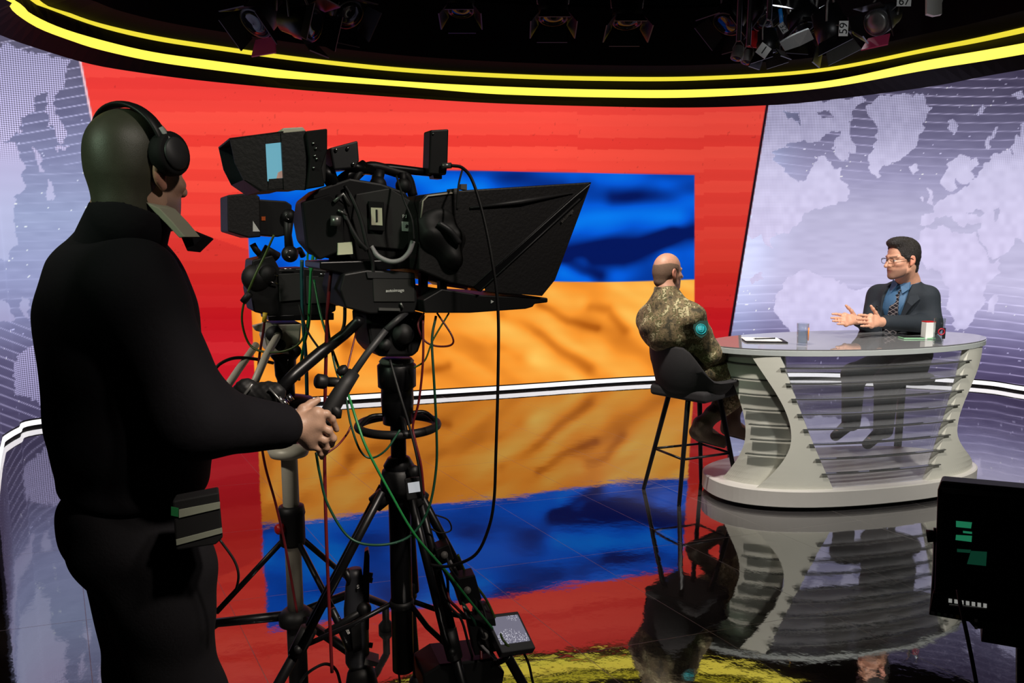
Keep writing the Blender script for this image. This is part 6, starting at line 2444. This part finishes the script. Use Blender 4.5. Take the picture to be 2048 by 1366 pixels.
def small_screen():
    m = material('small_screen', srgb(40, 40, 46), 0.2, emit=srgb(130, 128, 142), emit_strength=1.0)  # grey dotted pattern given as emission
    nt = m.node_tree
    b_ = nt.nodes['Principled BSDF']
    tc = nt.nodes.new('ShaderNodeTexCoord')
    n = nt.nodes.new('ShaderNodeTexNoise')
    n.inputs['Scale'].default_value = 16
    nt.links.new(tc.outputs['Object'], n.inputs['Vector'])
    v = nt.nodes.new('ShaderNodeTexVoronoi')
    v.inputs['Scale'].default_value = 260
    nt.links.new(tc.outputs['Object'], v.inputs['Vector'])
    gt = nt.nodes.new('ShaderNodeMath')
    gt.operation = 'LESS_THAN'
    nt.links.new(v.outputs['Distance'], gt.inputs[0])
    gt.inputs[1].default_value = 0.36
    g2 = nt.nodes.new('ShaderNodeMath')
    g2.operation = 'GREATER_THAN'
    nt.links.new(n.outputs['Fac'], g2.inputs[0])
    g2.inputs[1].default_value = 0.48
    mu = nt.nodes.new('ShaderNodeMath')
    mu.operation = 'MULTIPLY'
    nt.links.new(gt.outputs[0], mu.inputs[0])
    nt.links.new(g2.outputs[0], mu.inputs[1])
    mx = nt.nodes.new('ShaderNodeMix')
    mx.data_type = 'RGBA'
    mx.inputs[6].default_value = srgb(112, 110, 126)
    mx.inputs[7].default_value = srgb(190, 188, 200)
    nt.links.new(mu.outputs[0], mx.inputs[0])
    nt.links.new(mx.outputs[2], b_.inputs['Emission Color'])
    return m


M['small_screen'] = small_screen()
mb = MB()
sc4 = [in_quad(0.08, 0.10), in_quad(0.93, 0.10), in_quad(0.93, 0.80), in_quad(0.08, 0.80)]
mb.hexa([p + nrm * 0.0015 for p in sc4], [p - nrm * 0.002 for p in sc4])
mb.build('screen', 'small_screen', sm)
mb = MB()
mb.tube([in_quad(0.3, 0.95) - nrm * 0.02, at(1010, 1318, 1.95), at(985, 1330, 1.97)], 0.009, 8)
mb.build('mounting_arm', 'black_metal', sm)
rope('cable', 'black_rubber', [(1046, 1302, 1.95), (1058, 1330, 1.95), (1066, 1366, 1.95), (1080, 1420, 1.96)], 0.0036, 'black lead hanging from the small tilted monitor', 'cable')
for k, (pts, yy, m_, lab) in enumerate((
        ([(905, 1160), (950, 1150), (964, 1200), (920, 1212)], 1.93, 'black_plastic', 'black junction box upper on the right tripod leg'),
        ([(935, 1240), (990, 1236), (1000, 1302), (950, 1312)], 1.94, 'black_matte', 'black power box beside the small tilted monitor'),
        ([(870, 1100), (898, 1088), (908, 1120), (880, 1132)], 1.95, 'black_plastic', 'small black clamp box high between the tripod legs'))):
    Sk = Side(at(pts[0][0], pts[0][1], yy), 75)
    t = thing('junction_box', tuple(Sk(*pts[0])), lab, 'box')
    mb = MB()
    Sk.slab(mb, pts, 0.02, 0.05)
    bx_ = mb.build('case', m_, t, 0.003)
    mb = MB()
    cxk = (sum(p[0] for p in pts) / 4, sum(p[1] for p in pts) / 4)
    mb.cyl(Sk(cxk[0], cxk[1], 0.02), Sk(cxk[0], cxk[1], 0.034), 0.010, sides=12)
    mb.build('socket', 'mid_grey', t)
bund = [('black_rubber', 'black'), ('red_cable', 'dark red'), ('dark_green_cable', 'dark green'), ('black_rubber', 'black'), ('grey_cable', 'grey'), ('black_rubber', 'black'), ('olive_cable', 'olive')]
words_ = ['outermost on the right tripod leg', 'twisting below the clamp box', 'tangled above the power box', 'dropping between the tripod legs', 'showing through the cable tangle', 'tangled low beside the power box', 'winding round the lower tripod leg']
for i, (m_, c_) in enumerate(bund):
    x0, y0 = 868 + 8 * i, 1110 + 12 * (i % 3)
    pts = [(x0, y0, 1.93)]
    for k in range(1, 7):
        pts.append((x0 + k * (14 + 2.2 * (i % 4)) + R.uniform(-12, 12), y0 + k * 34 + R.uniform(-8, 8), 1.93 + R.uniform(-0.03, 0.04)))
    rope('cable', m_, pts, 0.0036 + 0.0006 * (i % 3), c_ + ' cable ' + words_[i], 'cable')
mb = MB()
S6 = Side(at(930, 1330, 1.98), 70)
S6.slab(mb, [(846, 1352), (880, 1330), (985, 1318), (1010, 1345), (1000, 1400), (850, 1400)], 0.05, 0.12)
tag(mb.build('cable_box', 'black_plastic', None, 0.005), 'black box low at the foot of the tripod under the cable tangle', 'box')

# ------------------------------------------------------------------ floor monitor in the right foreground
S3 = Side(at(1960, 1090, 1.52), 120)
fm = thing('floor_monitor', (S3(2050, 1250).x, S3(2050, 1250).y, 0), 'black studio monitor with button rows close in the lower right corner', 'monitor')
fm['label'] = 'large black studio monitor on a stand, closest thing beyond the desk'
mb = MB()
S3.slab(mb, [(1882, 962), (2090, 981), (2090, 1238), (1868, 1198), (1875, 980)], 0.0, 0.06, 0.96)
case = mb.build('monitor_case', 'black_plastic', fm, 0.004)
M['dark_glass'] = material('dark_glass', srgb(8, 7, 9), 0.12)
mb = MB()
S3.slab(mb, [(1894, 990), (2086, 1006), (2086, 1216), (1886, 1184)], 0.003, 0.004)
gl_ = mb.build('screen', 'dark_glass', fm)
mb = MB()
S3.slab(mb, [(1880, 976), (2090, 994), (2090, 1002), (1888, 986)], 0.004, 0.006)
mb.build('bezel_edge', 'dark_grey', case)
M['green_reflection'] = material('green_reflection', srgb(10, 30, 22), 0.3, emit=srgb(26, 104, 72), emit_strength=1.0)  # green reflections in the dark glass, painted as emissive blocks
M['green_reflection_dim'] = material('green_reflection_dim', srgb(8, 16, 13), 0.3, emit=srgb(10, 48, 34), emit_strength=1.0)
for pts, m_ in (([(1912, 1042), (1944, 1045), (1942, 1057), (1912, 1054)], 'green_reflection'), ([(1926, 1062), (1944, 1064), (1944, 1068), (1926, 1066)], 'green_reflection'),
                ([(1912, 1070), (1944, 1072), (1943, 1084), (1911, 1080)], 'green_reflection'), ([(1914, 1098), (1942, 1100), (1940, 1106), (1914, 1104)], 'green_reflection_dim'),
                ([(1942, 1102), (1974, 1104), (1972, 1132), (1934, 1128)], 'green_reflection_dim')):
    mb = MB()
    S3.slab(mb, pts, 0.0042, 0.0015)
    mb.build('reflection_block', m_, gl_)
mb = MB()
S3.slab(mb, [(1866, 1186), (2090, 1220), (2090, 1262), (1950, 1258), (1938, 1244), (1858, 1230)], 0.012, 0.05)
kp = mb.build('button_panel', 'black_matte', fm, 0.002)
for k in range(7):
    x = 1897 + k * 11.6
    y = 1198 + (x - 1897) * 0.14
    mb = MB()
    S3.slab(mb, [(x, y), (x + 7, y + 1), (x + 7, y + 8), (x, y + 7)], 0.015, 0.004)
    mb.build('white_button', 'button_added_glow', kp)
mb = MB()
S3.slab(mb, [(1898, 1209), (1973, 1216), (1973, 1219), (1898, 1212)], 0.0145, 0.003)
mb.build('button_rail', 'white_card', kp)
for k in range(5):
    x = 1862 + k * 12.4
    y = 1224 + k * 1.6
    mb = MB()
    S3.slab(mb, [(x, y), (x + 7, y + 1), (x + 7, y + 7), (x, y + 6)], 0.015, 0.004)
    mb.build('lower_button', ('pale_grey', 'pale_green', 'pale_grey', 'pale_grey', 'yellow_plastic')[k], kp)
for x, y in ((1949, 1238), (1949, 1252)):
    mb = MB()
    S3.slab(mb, [(x, y), (x + 6, y + 1), (x + 6, y + 7), (x, y + 6)], 0.015, 0.004)
    mb.build('marker', 'white_card', kp)
M['board_green'] = material('board_green', srgb(16, 50, 22), 0.5)
mb = MB()
S3.slab(mb, [(1966, 1244), (2090, 1262), (2090, 1306), (1962, 1284)], 0.014, 0.06)
mb.build('lower_housing', 'board_green', fm, 0.002)
mb = MB()
S3.slab(mb, [(2034, 1296), (2064, 1300), (2064, 1420), (2034, 1420)], -0.01, 0.04)
pp = S3(2050, 1400, -0.03)
mb.cyl(pp, (pp.x, pp.y, 0.03), 0.02)
mb.build('stand_post', 'black_metal', fm)
mb = MB()
mb.lathe([(0.20, 0.0), (0.20, 0.012), (0.03, 0.035)], (pp.x, pp.y, 0.0))
mb.build('stand_base', 'black_metal', fm)
mb = MB()
mb.cyl(S3(1872, 1072, -0.02), S3(1854, 1072, -0.02), 0.012, 0.014)
mb.build('side_knob', 'black_rubber', fm)
mb = MB()
mb.tube([S3(1870, 1056, -0.02), S3(1868, 1140, -0.02), S3(1862, 1226, -0.01)], 0.0032, 8)
mb.build('side_rod', 'grey_metal', fm)
rope('cable', 'black_rubber', [(1916, 1180, 1.48), (1922, 1215, 1.46), (1934, 1270, 1.45), (1946, 1330, 1.45), (1958, 1400, 1.45), (1964, 1470, 1.45)], 0.0042, 'black cable hanging down across the buttons of the large monitor', 'cable')

# ------------------------------------------------------------------ lamps in the grid above the ring
def lamp(px, py, y, size, aim, label, body='black_metal', card=None, card_px=None, card_rot=0.0, gel=None, doors=True, stem=True, lens='lens_glass'):
    c = at(px, py, y)
    d = Vector(aim).normalized()
    t = thing('studio_lamp', tuple(c), label, 'stage lamp', 'lamps in the lighting grid')
    mb = MB()
    s = size
    mb.lathe([(0.30 * s, -0.55 * s), (0.42 * s, -0.50 * s), (0.45 * s, -0.1 * s), (0.50 * s, 0.0), (0.50 * s, 0.50 * s), (0.46 * s, 0.52 * s)], c, d, 24)
    bd_ = mb.build('lamp_body', body, t)
    mb = MB()
    mb.lathe([(0.44 * s, 0.515 * s), (0.30 * s, 0.56 * s), (0.0, 0.58 * s)], c, d, 24)
    mb.build('lens', lens, t)
    side = d.cross(Vector((0, 0, 1)))
    side = side.normalized() if side.length > 0.05 else Vector((1, 0, 0))
    up = side.cross(d).normalized()
    mb = MB()
    top = c + Vector((0, 0, 0.95 * s))
    mb.tube([c + side * 0.5 * s, c + side * 0.56 * s + Vector((0, 0, 0.5 * s)), top + side * 0.2 * s, top - side * 0.2 * s, c - side * 0.56 * s + Vector((0, 0, 0.5 * s)), c - side * 0.5 * s], 0.035 * s, 8)
    mb.build('yoke', 'mid_grey', t)
    if stem:
        mb = MB()
        mb.cyl(top, (top.x, top.y, 4.6), 0.018, sides=12)
        mb.build('hanging_pole', 'black_metal', t)
    if doors:
        for k, (u, w) in enumerate(((side, up), (-side, up), (up, side), (-up, side))):
            e = c + d * 0.52 * s + u * 0.48 * s
            o_ = d * 0.42 * s + u * 0.26 * s
            pts = [e - w * 0.42 * s, e + w * 0.42 * s, e + o_ + w * 0.52 * s, e + o_ - w * 0.52 * s]
            mb = MB()
            mb.prism(pts, u * 0.008)
            mb.build('barn_door', gel if (gel and k == 3) else 'black_metal', t)
    if card:
        cp = at(card_px[0], card_px[1], y - 0.25)
        rm = Matrix(((1, 0, 0), (0, 0, -1), (0, 1, 0))) @ Matrix.Rotation(math.radians(card_rot), 3, 'Z')
        mb = MB()
        mb.box(cp, (0.095 if len(card) > 1 else 0.075, 0.060 if len(card) > 1 else 0.075, 0.003), rm)
        kc = mb.build('number_card', 'white_card', t)
        text_mesh(card, 0.075, 'card_number', 'ink', cp + rm @ Vector((0, 0, 0.003)), rm, kc)
        mb = MB()
        mb.cyl(cp + Vector((0, 0.004, 0.02)), c, 0.004, sides=6)
        mb.build('card_wire', 'mid_grey', t)
    return t


lamp(1536, 84, 5.3, 0.15, (0.1, -0.1, -1), 'small lamp aimed straight down beside the white card numbered 1', card='1', card_px=(1527, 101), card_rot=-35)
for k, (x, y_) in enumerate(((1476, 106), (1496, 114))):
    lamp(x, y_, 5.5 + 0.2 * k, 0.085, (-0.3, -0.2, -1), ('tiny bare lamp, end one of the pair under card 1', 'tiny bare lamp nearest the card numbered 1')[k], body='mid_grey', doors=False)
lamp(1660, 50, 5.4, 0.22, (0.3, -0.2, -0.9), 'dark lamp hung beside the upright card numbered 59', card='59', card_px=(1687, 57), card_rot=90)
lamp(1768, 36, 5.5, 0.19, (-0.75, -0.5, -0.45), 'lamp with a pale shiny front and pink barn door under card 67', body='cool_black', card='67', card_px=(1808, 3), card_rot=0, gel='pink_gel', lens='grey_metal')
lamp(1526, 14, 5.9, 0.24, (0.2, -0.5, -0.8), 'dark lamp with a red gel high above card 1', gel='red_plastic')
lamp(1468, 24, 6.1, 0.24, (-0.5, -0.3, -0.8), 'unlit dark lamp at the edge of the cluster above card 1')
lamp(1604, 30, 5.8, 0.22, (0.1, -0.4, -0.9), 'dim lamp hung above the grey cloth sheet')
lamp(528, 26, 5.6, 0.24, (-0.35, -0.6, -0.75), 'dark lamp with a pink edged barn door above the red panel', gel='pink_gel', body='cool_black')
lamp(598, 42, 5.2, 0.22, (0.9, -0.3, -0.3), 'dark lamp lying sideways beside the pink edged lamp')
lamp(684, 10, 5.9, 0.24, (0.5, -0.5, -0.7), 'dark lamp with a tilted shade next to the sideways lamp')
lamp(922, -4, 5.8, 0.20, (0, -0.3, -1), 'unlit lamp barely visible above the transmitter box')
lamp(1106, 8, 5.8, 0.22, (0, -0.3, -1), 'unlit lamp in the dark above the teleprompter hood')
lamp(1254, 16, 5.8, 0.22, (0, -0.3, -1), 'unlit lamp in the dark between teleprompter and seated guest')
mb = MB()
fl4 = [at(1560, 86, 5.25), at(1584, 72, 5.25), at(1618, 58, 5.22), at(1628, 78, 5.3), at(1600, 92, 5.3), at(1570, 102, 5.28)]
mb.prism(fl4, (0.01, 0.05, 0.02))
M['grey_cloth'] = material('grey_cloth', srgb(150, 150, 150), 0.7, bump=0.4, bump_scale=30)
g_ = tag(mb.build('cloth_sheet', 'grey_cloth'), 'crumpled grey cloth sheet hung between card 1 and card 59', 'cloth')
mb = MB()
mb.prism([at(1854, -12, 5.3), at(1892, -16, 5.3), at(1884, 6, 5.3), at(1884, 28, 5.3), at(1868, 31, 5.3), at(1854, 27, 5.3)], (0.01, 0.04, 0))
tag(mb.build('cloth_flag', 'white_card'), 'white cloth flag hanging at the top beyond card 67', 'cloth')
tg = thing('tag_strap', tuple(at(1562, 40, 5.3)), 'blue strap with a small pale number card near card 1', 'strap')
mb = MB()
mb.tube([at(1560, 18, 5.3), at(1562, 32, 5.3), at(1563, 46, 5.3)], 0.014, 8)
mb.build('strap', 'blue_plastic', tg)
mb = MB()
rm = Matrix(((1, 0, 0), (0, 0, -1), (0, 1, 0))) @ Matrix.Rotation(math.radians(-55), 3, 'Z')
cp = at(1566, 56, 5.25)
mb.box(cp, (0.07, 0.042, 0.003), rm)
kc = mb.build('number_card', 'pale_grey', tg)
text_mesh('32', 0.05, 'card_number', 'ink', cp + rm @ Vector((0, 0, 0.003)), rm, kc)
